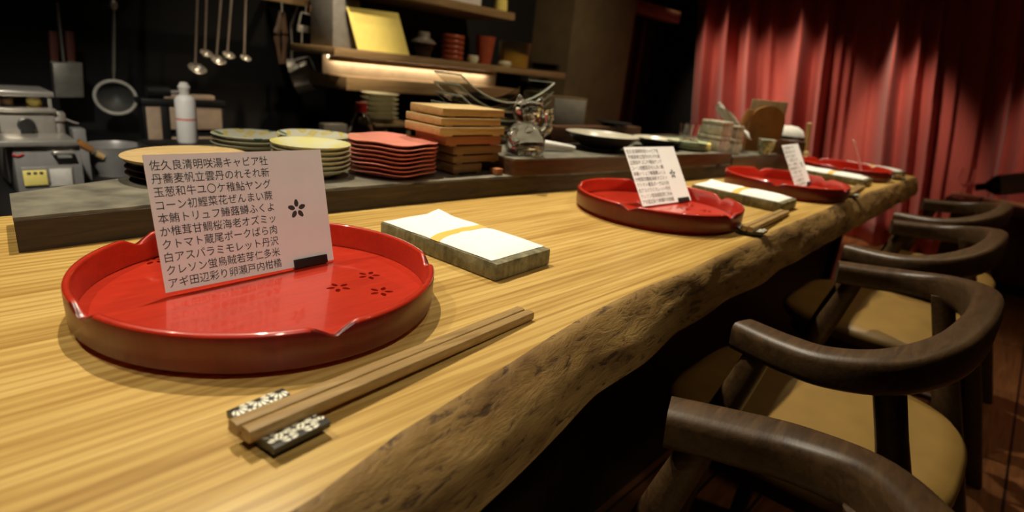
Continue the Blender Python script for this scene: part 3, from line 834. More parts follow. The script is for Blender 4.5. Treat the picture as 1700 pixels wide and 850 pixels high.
# clear glass seated cat figurine on the corner of the upper board
def cat():
    c = Vector((0.712, 0.300, 0.8258))
    root = thing('glass_figurine', 'clear glass seated cat figurine on the corner of the upper board', 'figurine', c, R(-40))
    prof = [(0, 0), (0.030, 0.0), (0.039, 0.004), (0.0425, 0.018), (0.041, 0.036), (0.035, 0.052), (0.028, 0.062), (0.0245, 0.067), (0.026, 0.074), (0.031, 0.084), (0.0325, 0.094), (0.029, 0.105), (0.019, 0.113), (0, 0.116)]
    def fr(a, r, z, k): return r * (1 + 0.06 * math.cos(2 * a)) * (1 + 0.02 * math.sin(5 * a)), z
    MB().lathe(prof, 36, fr=fr).build('body', M['glass'], root, sharp=60)
    for sx in (-1, 1):
        mb = MB(); mb.lathe([(0.0115, 0), (0.0085, 0.010), (0.004, 0.019), (0, 0.022)], 14, c=(0.0185 * sx, -0.002, 0.105), axis=(0.3 * sx, 0, 1)); mb.build('ear', M['glass'], root)
        MB().ball((0.017 * sx, -0.037, 0.008), (0.011, 0.015, 0.008)).build('foot', M['glass'], root)
    MB().tube(smooth_path([(0.030, -0.016, 0.050), (0.042, -0.022, 0.062), (0.043, -0.022, 0.082), (0.039, -0.026, 0.098)], 5), [0.0105] * 15 + [0.0085], 12).build('raised_paw', M['glass'], root)
    MB().tube(smooth_path([(-0.028, -0.018, 0.055), (-0.036, -0.030, 0.040), (-0.026, -0.040, 0.026)], 5), 0.0095, 12).build('lowered_paw', M['glass'], root)
    MB().ball((0, -0.031, 0.083), (0.011, 0.007, 0.008)).build('muzzle', M['glass'], root)
    MB().ball((0, -0.034, 0.056), (0.008, 0.007, 0.008)).build('bell', M['glass'], root)
cat()
# white ladle-shaped cloth beside it
o = MB().tube(smooth_path([(0, 0, 0.016), (0.03, -0.008, 0.014), (0.075, -0.02, 0.010), (0.105, -0.026, 0.007)], 5), [0.014 - 0.0005 * i for i in range(16)], 14, flat=0.8).build('rolled_napkin', M['towel'], None, (0.80, 0.335, 0.8262))
tag(o, 'white rolled napkin lying right of the glass figurine', 'napkin')
tag(MB().box((1.01, 0.455, 0), (1.46, 0.505, 0.075), 0.003).build('back_plank', M['tier'], None, (0, 0, ZL)), 'red-brown plank standing behind the black bowls', 'plank')

# black bowls on the upper board
def bowl(name, label, r, h, loc, mat, foot, cat='bowl', group=None, t=0.004, wide=0.72, inner=None):
    prof = [(0, 0.004), (r * foot * 0.82, 0.004), (r * foot * 0.86, 0), (r * foot, 0), (r * foot, 0.006), (r * wide, h * 0.45), (r * 0.93, h * 0.82), (r, h), (r - t * 0.6, h + 0.001), (r * 0.93 - t, h * 0.84), (r * wide - t, h * 0.47 + 0.002), (r * foot * 0.8, 0.011), (0, 0.010)]
    mb = MB().lathe(prof, 64)
    if inner is not None:
        for f_ in list(mb.bm.faces)[64 * 8:]: f_.material_index = 1
    return tag(mb.build(name, [mat, inner or mat], None, loc, sharp=55), label, cat, group)
bowl('wide_bowl', 'wide shallow black bowl on the upper board, the larger one', 0.099, 0.040, (1.030, 0.316, 0.8258), M['blackbowl'], 0.5, inner=M['bowlin'])
bowl('small_bowl', 'smaller black bowl right of the wide black bowl', 0.070, 0.028, (1.296, 0.305, 0.8258), M['blackbowl'], 0.55, inner=M['bowlin'])
bowl('dark_plate', 'dark flat plate on the red-brown plank behind the wide black bowl', 0.060, 0.012, (1.33, 0.482, 0.8658), M['blackbowl'], 0.6)

# box with a white label, at the column
root = thing('wooden_box', 'pale wooden box with a white label, in front of the olive column', 'box', (1.285, 0.69, 0.7003), R(-24))
MB().box((-0.095, -0.050, 0), (0.095, 0.050, 0.236), 0.003).build('body', M['paleoak'], root)
MB().box((-0.028, -0.0515, 0.145), (0.088, -0.0502, 0.230), 0.0003).build('label', M['label'], root)
root = thing('side_table', 'narrow black table standing behind the plank under the labelled box', 'table', (1.285, 0.69, 0))
MB().box((-0.20, -0.08, 0.67), (0.20, 0.08, 0.70), 0.003).build('top', M['black'], root)
for sx in (-1, 1):
    for sy in (-1, 1): MB().box((0.18 * sx - 0.015, 0.06 * sy - 0.015, 0), (0.18 * sx + 0.015, 0.06 * sy + 0.015, 0.67)).build('leg', M['black'], root)
# green plates and a tumbler
stack('green_plate', names(3, 'pale green plate of the stack under the glass tumbler'), 0.062, 0.011, 0.0075, 1.405, 0.262, 0.8258, [M['green']], 'plate', 'pale green plates', foot=0.6)
tum = MB().lathe([(0, 0.0), (0.027, 0.0), (0.0335, 0.052), (0.0315, 0.052), (0.0255, 0.006), (0, 0.006)], 40).build('glass_tumbler', M['glass'], None, (1.425, 0.268, 0.8485), sharp=55)
tag(tum, 'short clear glass tumbler on the pale green plates', 'glass')
tag(MB().box((-0.018, -0.012, 0), (0.018, 0.012, 0.024), 0.006).build('yellow_cloth', M['yellow'], None, (1.462, 0.222, 0.8258), rot=(0, 0, 0.4)), 'small folded yellow cloth against the grey stoneware boxes', 'cloth')
# grey stoneware boxes, two stacks
def gbox(label, x, y, z, w_, d_, h_):
    root = thing('stoneware_box', label, 'box', (x, y, z), R(-4), 'grey stoneware boxes')
    MB().box((-w_ / 2, -d_ / 2, 0), (w_ / 2, d_ / 2, h_ * 0.72), 0.004).build('body', M['greystone'], root)
    MB().box((-w_ / 2 - 0.001, -d_ / 2 - 0.001, h_ * 0.73), (w_ / 2 + 0.001, d_ / 2 + 0.001, h_), 0.004).build('lid', M['greystone'], root)
gbox('lower grey stoneware box of the left stack beside the green plates', 1.530, 0.232, 0.8258, 0.070, 0.075, 0.046)
gbox('upper grey stoneware box of the left stack beside the green plates', 1.532, 0.232, 0.8720, 0.068, 0.073, 0.044)
gbox('lower grey stoneware box of the right stack, toward the red curtain', 1.648, 0.235, 0.8125, 0.055, 0.070, 0.050)
gbox('upper grey stoneware box of the right stack, toward the red curtain', 1.650, 0.235, 0.8628, 0.053, 0.068, 0.040)
# patterned bowl with a white cloth sticking out
n = NT('green_leaf_pattern'); nz = n.noise(n.mapping((1, 1, 1)), 60, 3)
r_ = n.ramp(nz, [(0.42, (0.62, 0.60, 0.50)), (0.55, (0.20, 0.25, 0.13))]); n.col(r_.outputs[0]); M['leafy'] = n.set(Roughness=0.4)
bowl('patterned_bowl', 'white bowl with green pattern between the stoneware boxes and the arched stand', 0.050, 0.055, (1.738, 0.285, 0.8125), M['leafy'], 0.6, wide=0.9)
def napkin(u, v):
    x = -0.075 + 0.13 * u; y = (v - 0.5) * 0.07 * (1 - 0.7 * (1 - u)) + 0.006 * math.sin(9 * v)
    return (x, y, 0.143 - 0.085 * u + 0.012 * math.sin(u * 5 + v * 4))
tag(MB().sheet(napkin, 16, 10, 0.004).build('white_napkin', M['towel'], None, (1.745, 0.265, 0.8125), rot=(0, 0, R(-40))), 'white napkin rising from the green patterned bowl', 'napkin')
# arched wooden stand
root = thing('arched_stand', 'amber wooden stand with an arched board and a slanted prop, before the red curtain', 'stand', (1.90, 0.215, 0.8122), R(-46))
mb = MB()
arch = [(-0.062, 0.0), (0.062, 0.0)] + [(0.062 * math.cos(a), 0.105 + 0.055 * math.sin(a)) for a in [PI * i / 16 for i in range(17)]]
va = [mb.bm.verts.new((x, -0.006, z)) for x, z in arch]; vb = [mb.bm.verts.new((x, 0.006, z)) for x, z in arch]
mb.face(va); mb.face(vb[::-1])
for i in range(len(va)): mb.face([va[i], vb[i], vb[(i + 1) % len(va)], va[(i + 1) % len(va)]])
mb.xf(Matrix.Translation((0, 0, 0.0))).build('arched_board', M['amber'], root)
MB().box((-0.064, 0.007, 0.0), (0.064, 0.016, 0.178), 0.002).build('back_board', M['paleoak'], root)
MB().hexa([(-0.128, -0.03, 0), (-0.100, -0.03, 0), (-0.100, -0.012, 0), (-0.128, -0.012, 0), (-0.088, -0.03, 0.142), (-0.064, -0.03, 0.142), (-0.064, -0.012, 0.142), (-0.088, -0.012, 0.142)], bevel=0.002).build('slanted_prop', M['amber'], root)
tag(MB().box((-0.035, -0.03, 0), (0.038, 0.03, 0.052), 0.003).build('dark_box', M['tier'], None, (1.945, 0.130, 0.8122), rot=(0, 0, R(-30))), 'dark red-brown box in front of the arched stand', 'box')
bowl('small_patterned_bowl', 'small white bowl with green pattern in front of the arched stand', 0.030, 0.050, (1.828, 0.175, 0.8122), M['leafy'], 0.6, wide=0.9)
# dark footed bowl with a white domed lid and a wooden spoon
root = thing('footed_bowl', 'dark footed bowl with a white domed lid at the far end of the ledge', 'bowl', (2.13, 0.205, 0.7506))
MB().lathe([(0, 0), (0.040, 0.0), (0.040, 0.008), (0.022, 0.020), (0.022, 0.034), (0.045, 0.040), (0.066, 0.075), (0.076, 0.118), (0.072, 0.118), (0.060, 0.076), (0.038, 0.046), (0, 0.042)], 48).build('bowl', M['blackbowl'], root)
MB().lathe([(0.0, 0.118), (0.058, 0.118), (0.056, 0.126), (0.048, 0.142), (0.028, 0.154), (0, 0.157)], 40).build('domed_lid', M['label'], root)
MB().lathe([(0.0585, 0.117), (0.069, 0.117), (0.069, 0.1195), (0.0585, 0.1195)], 40).build('inner_ring', M['urushi'], root)
root = thing('wooden_spoon', 'pale wooden spoon standing upright beside the dark footed bowl', 'spoon', (1.965, 0.075, 0.8122))
MB().tube([(0.0, 0.01, 0.022), (-0.004, 0.012, 0.065), (-0.012, 0.016, 0.118)], [0.0075, 0.008, 0.010], 10, flat=0.6).build('handle', M['hinoki'], root)
MB().ball((0.002, 0.006, 0.012), (0.016, 0.012, 0.012)).build('spoon_bowl', M['hinoki'], root)

# ------------------------------------------------------------------ kitchen behind the counter
KZ = 0.585
root = thing('kitchen_worktop', 'black kitchen worktop in the dark behind the counter', 'worktop', (0.9, 1.7, 0))
MB().box((-2.4, -0.66, KZ - 0.04), (1.55, 0.74, KZ), 0.004).build('top', M['black'], root)
MB().box((-2.4, -0.62, 0.0), (1.50, 0.74, KZ - 0.04)).build('carcass', M['darkwall'], root)

# steel fryer at the far left with a yellow sticker
a = Vector((-0.0592, 1.2637, 0.7118)); b = Vector((0.0829, 1.2637, 0.7212))
W_ = b.x - a.x; H_ = b.z - KZ
root = thing('fryer_box', 'grey steel box with a yellow sticker and a bar handle at the left edge', 'appliance', (a.x, b.y, KZ))
MB().box((0.02, 0, 0), (W_ + 0.012, 0.11, H_ - 0.012), 0.003).build('body', M['enamel'], root)
MB().hexa([(-0.01, -0.012, H_ - 0.014), (W_ + 0.006, -0.012, H_ - 0.014), (W_ + 0.006, 0.115, H_ - 0.014), (-0.01, 0.115, H_ - 0.014), (-0.01, -0.012, H_), (W_ + 0.006, -0.012, H_), (W_ + 0.006, 0.115, H_), (-0.01, 0.115, H_)], bevel=0.003).build('lid', M['steel'], root)
pz = 0.6563 - KZ
MB().box((0.030, -0.004, 0.03), (W_ - 0.010, -0.0005, pz), 0.001).build('front_plate', M['dullsteel'], root)
st = MB().box((0.032, -0.0062, pz - 0.045), (0.078, -0.0042, pz - 0.008), 0.0004); st.build('yellow_sticker', M['yellow'], root)
mk = MB()
for q in range(3): mk.box((0.040 + 0.012 * q, -0.0068, pz - 0.018), (0.047 + 0.012 * q, -0.0062, pz - 0.012))
mk.build('sticker_marks', M['ink'], root)
MB().box((0.084, -0.0062, pz - 0.050), (0.128, -0.0042, pz - 0.006), 0.0004).build('white_sticker', M['label'], root)
hz = 0.6917 - KZ
h = MB().tube([(0.098, 0, hz), (0.098, -0.018, hz), (0.134, -0.018, hz), (0.134, 0, hz)], 0.0055, 10); h.build('bar_handle', M['steel'], root)
MB().tube(smooth_path([(0.018, -0.002, hz - 0.004), (0.028, -0.002, hz - 0.008), (0.040, -0.002, hz - 0.003)], 4), 0.0018, 6).build('red_mark', M['red'], root)

# two-burner looking steel appliance above it
c0 = Vector((-0.0399, 1.4037, 0.7018)); c1 = Vector((0.0745, 1.4037, 0.7716)); c2 = Vector((0.0651, 1.4037, 0.8206))
root = thing('steel_warmer', 'steel warmer with black knob and open shelf above the grey steel box', 'appliance', (c0.x, c0.y, KZ))
zb = c0.z - KZ; zm = c1.z - KZ; zt = c2.z - KZ; wx = c1.x - c0.x
MB().box((0, 0, 0), (wx, 0.16, zm), 0.004).build('body', M['steel'], root)
MB().box((-0.006, -0.010, zm), (wx + 0.004, 0.165, zm + 0.010), 0.003).build('lower_shelf', M['steel'], root)
MB().box((-0.008, -0.006, zt - 0.010), (wx + 0.004, 0.165, zt + 0.004), 0.003).build('upper_lid', M['steel'], root)
for px in (0.004, wx - 0.006): MB().box((px - 0.004, 0.0, zm + 0.010), (px + 0.004, 0.008, zt - 0.010), 0.001).build('post', M['dullsteel'], root)
MB().box((0.0, 0.15, zm + 0.010), (wx, 0.155, zt - 0.010)).build('back_sheet', M['mesh'], root)
kx = (Vector((0.0133, 1.4037, 0.7383)) - c0).x; kz_ = 0.7383 - KZ
kb = MB(); kb.lathe([(0, 0), (0.019, 0), (0.017, 0.014), (0, 0.015)], 20, c=(kx, 0, kz_), axis=(0, -1, 0)); kb.build('knob', M['black'], root)
MB().box((kx - 0.014, -0.013, kz_ - 0.034), (kx + 0.014, 0.0, kz_ - 0.008), 0.004).build('knob_guard', M['black'], root)
for nm, lab, px, mt in (('glass_jar', 'little jar of yellow pickles on the steel warmer', 62, 'yellow'), ('spice_jar', 'little dark-lidded jar on the steel warmer, left of the yellow one', 20, 'brownwood')):
    q = Vector((0, 0, 0)); x_ = {62: wx * 0.72, 20: wx * 0.22}[px]
    rj = thing(nm, lab, 'jar', (c0.x + x_, c0.y + 0.05, KZ + zm + 0.0102))
    MB().lathe([(0, 0), (0.015, 0), (0.017, 0.004), (0.017, 0.017), (0.013, 0.021), (0, 0.021)], 20).build('jar', M[mt], rj)
    MB().lathe([(0, 0.0212), (0.0145, 0.0212), (0.0145, 0.027), (0, 0.028)], 20).build('lid', M['black' if px == 20 else 'steel'], rj)
pt = Vector((0.0714, 1.4037, 0.7668))
root = thing('steel_pepper_mill', 'small bright steel mill standing right of the steel warmer', 'mill', (pt.x + 0.012, pt.y + 0.02, KZ))
hh = pt.z - KZ
MB().lathe([(0, 0), (0.016, 0), (0.015, hh * 0.6), (0.012, hh * 0.9), (0, hh * 0.9)], 20).build('body', M['dullsteel'], root)
MB().lathe([(0, hh * 0.9), (0.018, hh * 0.9), (0.018, hh), (0.014, hh + 0.006), (0, hh + 0.008)], 20).build('cap', M['steel'], root)
MB().tube([(0.014, 0, hh * 0.93), (0.032, -0.004, hh * 0.88), (0.044, -0.004, hh * 0.86)], 0.003, 8).build('crank', M['steel'], root)

# grey tin, brush and basin
a = Vector((0.1340, 1.5437, 0.7099)); b = Vector((0.1657, 1.5437, 0.6245))
tag(MB().box((a.x, a.y, KZ), (b.x, a.y + 0.05, a.z), 0.003).build('grey_tin', M['enamel'], None), 'plain grey tin behind the brush, left of the basin', 'tin')
c = Vector((0.2147, 1.4737, 0.6739)); rb = 1.4 * 0.0525
bowl('steel_basin', 'round steel basin on the worktop below the hanging sieve', rb, c.z - KZ, (c.x, c.y, KZ + 0.0003), M['enamel'], 0.62, 'basin', t=0.003, wide=0.9)
p0 = Vector((0.1181, 1.4177, 0.6911)); p1 = Vector((0.1750, 1.4177, 0.6457))
root = thing('pastry_brush', 'brown bristle brush leaning over the rim of the basin', 'brush', p0)
d_ = p1 - p0
MB().tube([(0, 0, 0), d_ * 0.35, d_ * 0.62], [0.016, 0.017, 0.012], 12, flat=0.7).build('bristles', M['amber'], root)
MB().tube([d_ * 0.62, d_ * 1.0], [0.010, 0.008], 10).build('handle', M['hinoki'], root)
MB().tube([d_ * 0.55, d_ * 0.66], [0.0145, 0.012], 12, flat=0.8).build('binding', M['dullsteel'], root)
tag(MB().box((p0.x - 0.02, p0.y - 0.012, KZ), (p0.x + 0.022, p0.y + 0.012, p0.z - 0.017), 0.002).build('brush_stand', M['enamel'], None), 'grey holder under the bristle brush', 'holder')

# black rack with beige panels and what stands before it
a = Vector((0.3609, 1.7537, 0.7660)); b = Vector((0.6286, 1.7537, 0.7612))
wx = b.x - a.x; hz = b.z - KZ
root = thing('steamer_rack', 'black framed cabinet with beige panels behind the white bottle', 'cabinet', (a.x + 0.015, a.y, KZ + 0.0004))
z0 = 0.6079 - KZ
for x0, x1 in ((0.0, 0.008), (0.055, 0.082), (wx - 0.008, wx)): MB().box((x0, 0, 0), (x1, 0.02, hz), 0.001).build('post', M['black'], root)
MB().box((-0.004, -0.005, hz), (wx + 0.004, 0.075, hz + 0.022), 0.003).build('top_board', M['black'], root)
MB().box((0, 0, max(0.001, z0 - 0.03)), (wx, 0.02, z0), 0.002).build('lower_rail', M['black'], root)
MB().box((0.008, 0.004, z0), (0.055, 0.012, hz), 0.001).build('beige_panel', M['beige'], root)
MB().box((0.082, 0.004, z0), (wx - 0.008, 0.012, z0 + (hz - z0) * 0.28), 0.001).build('beige_panel', M['beige'], root)
MB().box((0.082, 0.004, z0 + (hz - z0) * 0.46), (wx - 0.008, 0.012, hz), 0.001).build('beige_panel', M['beige'], root)
MB().box((0.004, 0.02, 0.0), (wx - 0.004, 0.07, hz)).build('carcass', M['darkwall'], root)
z1 = KZ + hz + 0.0222
tag(MB().box((a.x + 0.09, a.y + 0.02, z1), (a.x + 0.26, a.y + 0.065, z1 + 0.016), 0.003).build('folded_towel', M['beige'], None), 'folded pinkish towel on top of the black cabinet', 'towel')
root = thing('gas_torch', 'dark handled torch lying on top of the black cabinet', 'torch', (a.x + 0.040, a.y + 0.035, z1))
MB().tube([(0, 0, 0.022), (0.07, 0.0, 0.022)], 0.021, 14).build('canister', M['black'], root)
MB().tube([(0.07, 0, 0.022), (0.10, -0.02, 0.026)], [0.008, 0.006], 10).build('nozzle', M['dullsteel'], root)
# white squeeze bottle on a black tray
c = Vector((0.3951, 1.4037, 0.6888)); t_ = Vector((0.4038, 1.4037, 0.8669)); hb = t_.z - c.z; rb = 0.0286
tag(MB().box((c.x - 0.12, c.y - 0.07, KZ), (c.x + 0.11, c.y + 0.07, c.z - 0.0003), 0.006).build('black_burner', M['black'], None), 'black burner box under the white squeeze bottle', 'burner')
root = thing('squeeze_bottle', 'white squeeze bottle with pointed cap before the beige panels', 'bottle', c)
MB().lathe([(0, 0), (rb * 0.95, 0), (rb, 0.004), (rb, hb * 0.70), (rb * 0.85, hb * 0.76), (rb * 0.45, hb * 0.80), (0, hb * 0.80)], 32).build('body', M['white'], root)
MB().lathe([(0, hb * 0.80), (rb * 0.5, hb * 0.80), (rb * 0.5, hb * 0.86), (rb * 0.62, hb * 0.92), (rb * 0.35, hb), (0, hb * 1.01)], 20).build('cap', M['label'], root)
MB().lathe([(rb * 1.004, hb * 0.38), (rb * 1.006, hb * 0.40), (rb * 1.004, hb * 0.415)], 32).build('pink_band', M['coral'], root)

# red-capped bottle of dark sauce
c = Vector((0.9650, 1.3337, 0.8346)); hb = c.z - KZ; rb = 0.0447
root = thing('sauce_bottle', 'clear bottle of dark sauce with a red cap left of the white plates', 'bottle', (c.x, c.y, KZ))
zs = 0.7369 - KZ; zc = 0.8002 - KZ
MB().lathe([(0, 0.002), (rb, 0.002), (rb, zs), (rb * 0.8, zs + (zc - zs) * 0.5), (rb * 0.36, zc), (rb * 0.30, zc), (rb * 0.72, zs + (zc - zs) * 0.45), (rb * 0.93, zs - 0.003), (rb * 0.93, 0.006), (0, 0.006)], 32).build('glass', M['glass'], root)
MB().lathe([(0, 0.0065), (rb * 0.925, 0.0065), (rb * 0.925, zs - 0.012), (0, zs - 0.012)], 32).build('sauce', M['urushi'], root)
MB().lathe([(0, zc), (rb * 0.46, zc), (rb * 0.46, hb - 0.003), (rb * 0.4, hb), (0, hb)], 24).build('red_cap', M['red'], root)
tag(MB().box((-0.05, -0.02, 0), (0.05, 0.02, 0.7405 - KZ), 0.004).build('dark_jug', M['dullsteel'], None, (Vector((0.9328, 1.4737, 0.7403)).x, Vector((0.9328, 1.4737, 0.7403)).y, KZ)), 'dim steel container left of the red-capped bottle', 'container')
# rack carrying white plates
c = Vector((1.1478, 1.4737, 0.7467)); e = Vector((1.1673, 1.4737, 0.6930))
root = thing('plate_rack', 'pale wooden rack under the stack of white plates', 'rack', (c.x, c.y, KZ))
hz = c.z - KZ
for x in (-0.01, 0.105): MB().box((x, -0.035, 0), (x + 0.022, 0.06, hz - 0.012), 0.002).build('leg', M['paleoak'], root)
MB().box((-0.06, -0.05, hz - 0.012), (0.15, 0.09, hz), 0.002).build('shelf', M['paleoak'], root)
pr_ = 0.0757; nw = 6; ph_ = (0.8561 - c.z) / nw
stack('white_plate', names(nw, 'white plate of the stack under the lit shelf'), pr_, ph_ * 1.25, ph_, c.x, c.y + 0.01, KZ + hz + 0.0004, [M['cream']], 'plate', 'white plates under the lit shelf', foot=0.6)

# ------------------------------------------------------------------ shelves
L0 = Vector((1.0187, 1.6137, 0.9959)); R0 = Vector((2.5055, 1.6137, 1.0315)); zt = 1.0187
YB = L0.y + 0.36
root = thing('main_shelf', 'long wooden wall shelf carrying the yellow card and the cups', 'shelf', (L0.x, L0.y, zt - 0.032))
LX = R0.x - L0.x
MB().box((0, 0, 0), (LX, 0.36, 0.032), 0.003).build('board', M['shelf'], root)
PB = 0.9105 - (zt - 0.032) + 0.0004
MB().box((0.03, 0.085, -0.022), (LX * 0.66, 0.095, -0.0005), 0.002).build('lamp_lip', M['shelf'], root)
MB().box((0.035, 0.097, -0.010), (LX * 0.655, 0.115, -0.0005)).build('light_strip', M['strip'], root)
MB().box((0.02, 0.125, PB), (LX * 0.70, 0.135, -0.0005)).build('back_panel', M['panel'], root)
la = bpy.data.lights.new('shelf_strip', 'AREA'); la.shape = 'RECTANGLE'; la.size = LX * 0.60; la.size_y = 0.015; la.energy = 1.1; la.color = (1.0, 0.80, 0.55)
lo = bpy.data.objects.new('shelf_strip', la); COL.objects.link(lo); lo.location = (L0.x + LX * 0.345, L0.y + 0.108, zt - 0.032 - 0.0125)
lo.rotation_euler = (R(22), 0, 0)
a = Vector((1.0733, 1.6137, 0.9105)); b = Vector((1.0740, 1.6137, 0.8562)); c = Vector((1.6219, 1.6137, 0.8958))
root = thing('lower_shelf', 'lower wooden shelf board above the white plates', 'shelf', (a.x, a.y, b.z))
MB().box((0, 0, 0), (c.x - a.x + 0.5, 0.30, a.z - b.z), 0.003).build('board', M['shelf'], root)
MB().box((0.05, 0.26, -0.02), (0.08, 0.37, -0.0005), 0.002).build('bracket', M['black'], root)
a = Vector((1.2508, 1.6137, 1.2236)); b = Vector((2.0328, 1.6137, 1.2616)); c = Vector((2.0035, 1.6137, 1.3083))
root = thing('upper_shelf', 'upper wooden shelf cut off by the top of the picture', 'shelf', (a.x - 0.14, a.y, (a.z + b.z) / 2))
MB().box((0, 0, 0), (b.x - a.x + 0.14, 0.36, 0.036), 0.003).build('board', M['shelf'], root)
ZU = (a.z + b.z) / 2 + 0.0363
a = Vector((1.4744, 1.6837, 1.2572)); b = Vector((1.8600, 1.6837, 1.3149))
tag(MB().box((a.x, a.y, ZU), (b.x, a.y + 0.15, ZU + 0.10), 0.006).build('white_tub', M['white'], None), 'white tub on the upper shelf', 'tub')
a = Vector((1.9954, 1.6837, 1.3211))
tag(MB().lathe([(0, 0), (0.03, 0), (0.034, 0.02), (0.03, 0.06), (0, 0.07)], 24).build('yellow_jar', M['yellow'], None, (a.x, a.y, ZU)), 'yellow jar at the right end of the upper shelf', 'jar')

# things on the main shelf
ZS = zt + 0.0003
a = Vector((1.0646, 1.6837, 1.1065)); b = Vector((1.1898, 1.6837, 1.1219)); c = Vector((1.1261, 1.6837, 1.2051))
tag(MB().box((a.x, a.y + 0.02, ZS), (b.x, a.y + 0.20, c.z + 0.005), 0.004).build('grey_file_box', M['greyboard'], None), 'grey file box at the left end of the lit shelf', 'box')
q = [Vector(v) for v in ((1.1507, 1.6557, 1.0387), (1.4152, 1.6557, 1.0449), (1.3685, 1.6557, 1.1884), (1.1147, 1.6557, 1.1788))]
q[0].z = ZS + 0.001; q[1].z = ZS + 0.001
mb = MB()
nn = Vector((0, 0.0015, 0))
fr_ = [mb.bm.verts.new(v + Vector((0, 0.03 if i > 1 else 0, 0))) for i, v in enumerate(q)]
bk_ = [mb.bm.verts.new(v + Vector((0, 0.033 if i > 1 else 0.003, 0))) for i, v in enumerate(q)]
mb.face(fr_); mb.face(bk_[::-1])
for i in range(4): mb.face([fr_[i], bk_[i], bk_[(i + 1) % 4], fr_[(i + 1) % 4]])
tag(mb.build('yellow_card', M['yellow'], None), 'bright yellow card leaning on the lit shelf', 'card')
# lidded silver pot
a = Vector((1.5355, 1.7117, 1.0801)); r = 0.0554; h = 1.1305 - zt
root = thing('lidded_pot', 'small dark pot with a flared silver lid, right of the yellow card', 'pot', (a.x, a.y, ZS))
MB().lathe([(0, 0), (r * 0.55, 0), (r * 0.80, h * 0.35), (r * 0.84, h * 0.52), (0, h * 0.53)], 32).build('body', M['urushi'], root)
MB().lathe([(0, h * 0.53), (r * 1.02, h * 0.55), (r * 1.04, h * 0.60), (r * 0.72, h * 0.72), (r * 0.50, h * 0.78), (r * 0.50, h * 0.97), (r * 0.42, h), (0, h)], 32).build('lid', M['steel'], root)
# stacked red-brown lacquer cups
a = Vector((1.7160, 1.7117, 1.0984)); r = 0.0551; h = (1.1375 - zt) / 5
for i in range(5):
    lab = f'{nth(i, 5)} red-brown lacquer bowl in the shelf stack'
    if i == 0:
        lq = tag(MB().lathe([(0, 0.001), (r * 0.8, 0.0), (r * 0.97, h * 0.25), (r, h * 0.8), (r * 0.94, h * 0.98), (r * 0.86, h * 0.8), (0, h * 0.5)], 36).build('lacquer_bowl', M['redlac'], None, (a.x, a.y, ZS + 4 * h), sharp=55), lab, 'bowl', 'red-brown lacquer bowls on the shelf')
    else: clone(lq, (a.x, a.y, ZS + (4 - i) * h), lab)
a = Vector((1.8099, 1.6837, 1.0639))
tag(MB().lathe([(0, 0), (0.022, 0), (0.030, 0.018), (0.026, 0.034), (0, 0.036)], 24).build('white_cup', M['cream'], None, (a.x, a.y - 0.02, ZS)), 'little white cup between the lacquer bowls and the dark tumbler', 'cup')
a = Vector((1.9339, 1.7117, 1.0972)); r = 0.0521; h = 1.1527 - zt
tag(MB().lathe([(0, 0), (r * 0.68, 0), (r, h), (r * 0.93, h), (r * 0.62, 0.006), (0, 0.006)], 32).build('dark_tumbler', M['redlac'], None, (a.x, a.y, ZS)), 'dark flared tumbler on the lit shelf', 'tumbler')
a = Vector((2.0395, 1.6837, 1.0637))
tag(MB().lathe([(0, 0), (0.030, 0), (0.036, 0.014), (0.030, 0.026), (0, 0.028)], 24).build('white_dish', M['cream'], None, (a.x - 0.01, a.y - 0.03, ZS)), 'little white dish left of the jar of yellow contents', 'dish')
a = Vector((2.1598, 1.7117, 1.1189)); r = 0.0872; h = 1.1472 - zt
root = thing('plastic_tub', 'frosted tub with yellow contents near the right end of the lit shelf', 'tub', (a.x, a.y, ZS))
MB().lathe([(0, 0), (r * 0.92, 0), (r, h), (r * 0.96, h), (r * 0.88, 0.003), (0, 0.003)], 36).build('tub', glass('frosted_plastic', (0.75, 0.62, 0.42), 0.5, 1.2), root)
MB().lathe([(0, 0.0035), (r * 0.80, 0.0035), (r * 0.84, h * 0.5), (r * 0.5, h * 0.58), (0, h * 0.6)], 28).build('yellow_contents', M['yellow'], root)
a = Vector((2.4714, 1.7117, 1.0825))
stack('dark_plate', names(4, 'dark plate in the pile at the right end of the lit shelf'), 0.0936, 0.012, 0.0095, a.x, a.y + 0.04, ZS, [M['blackbowl']], 'plate', 'dark plates on the lit shelf', foot=0.6)

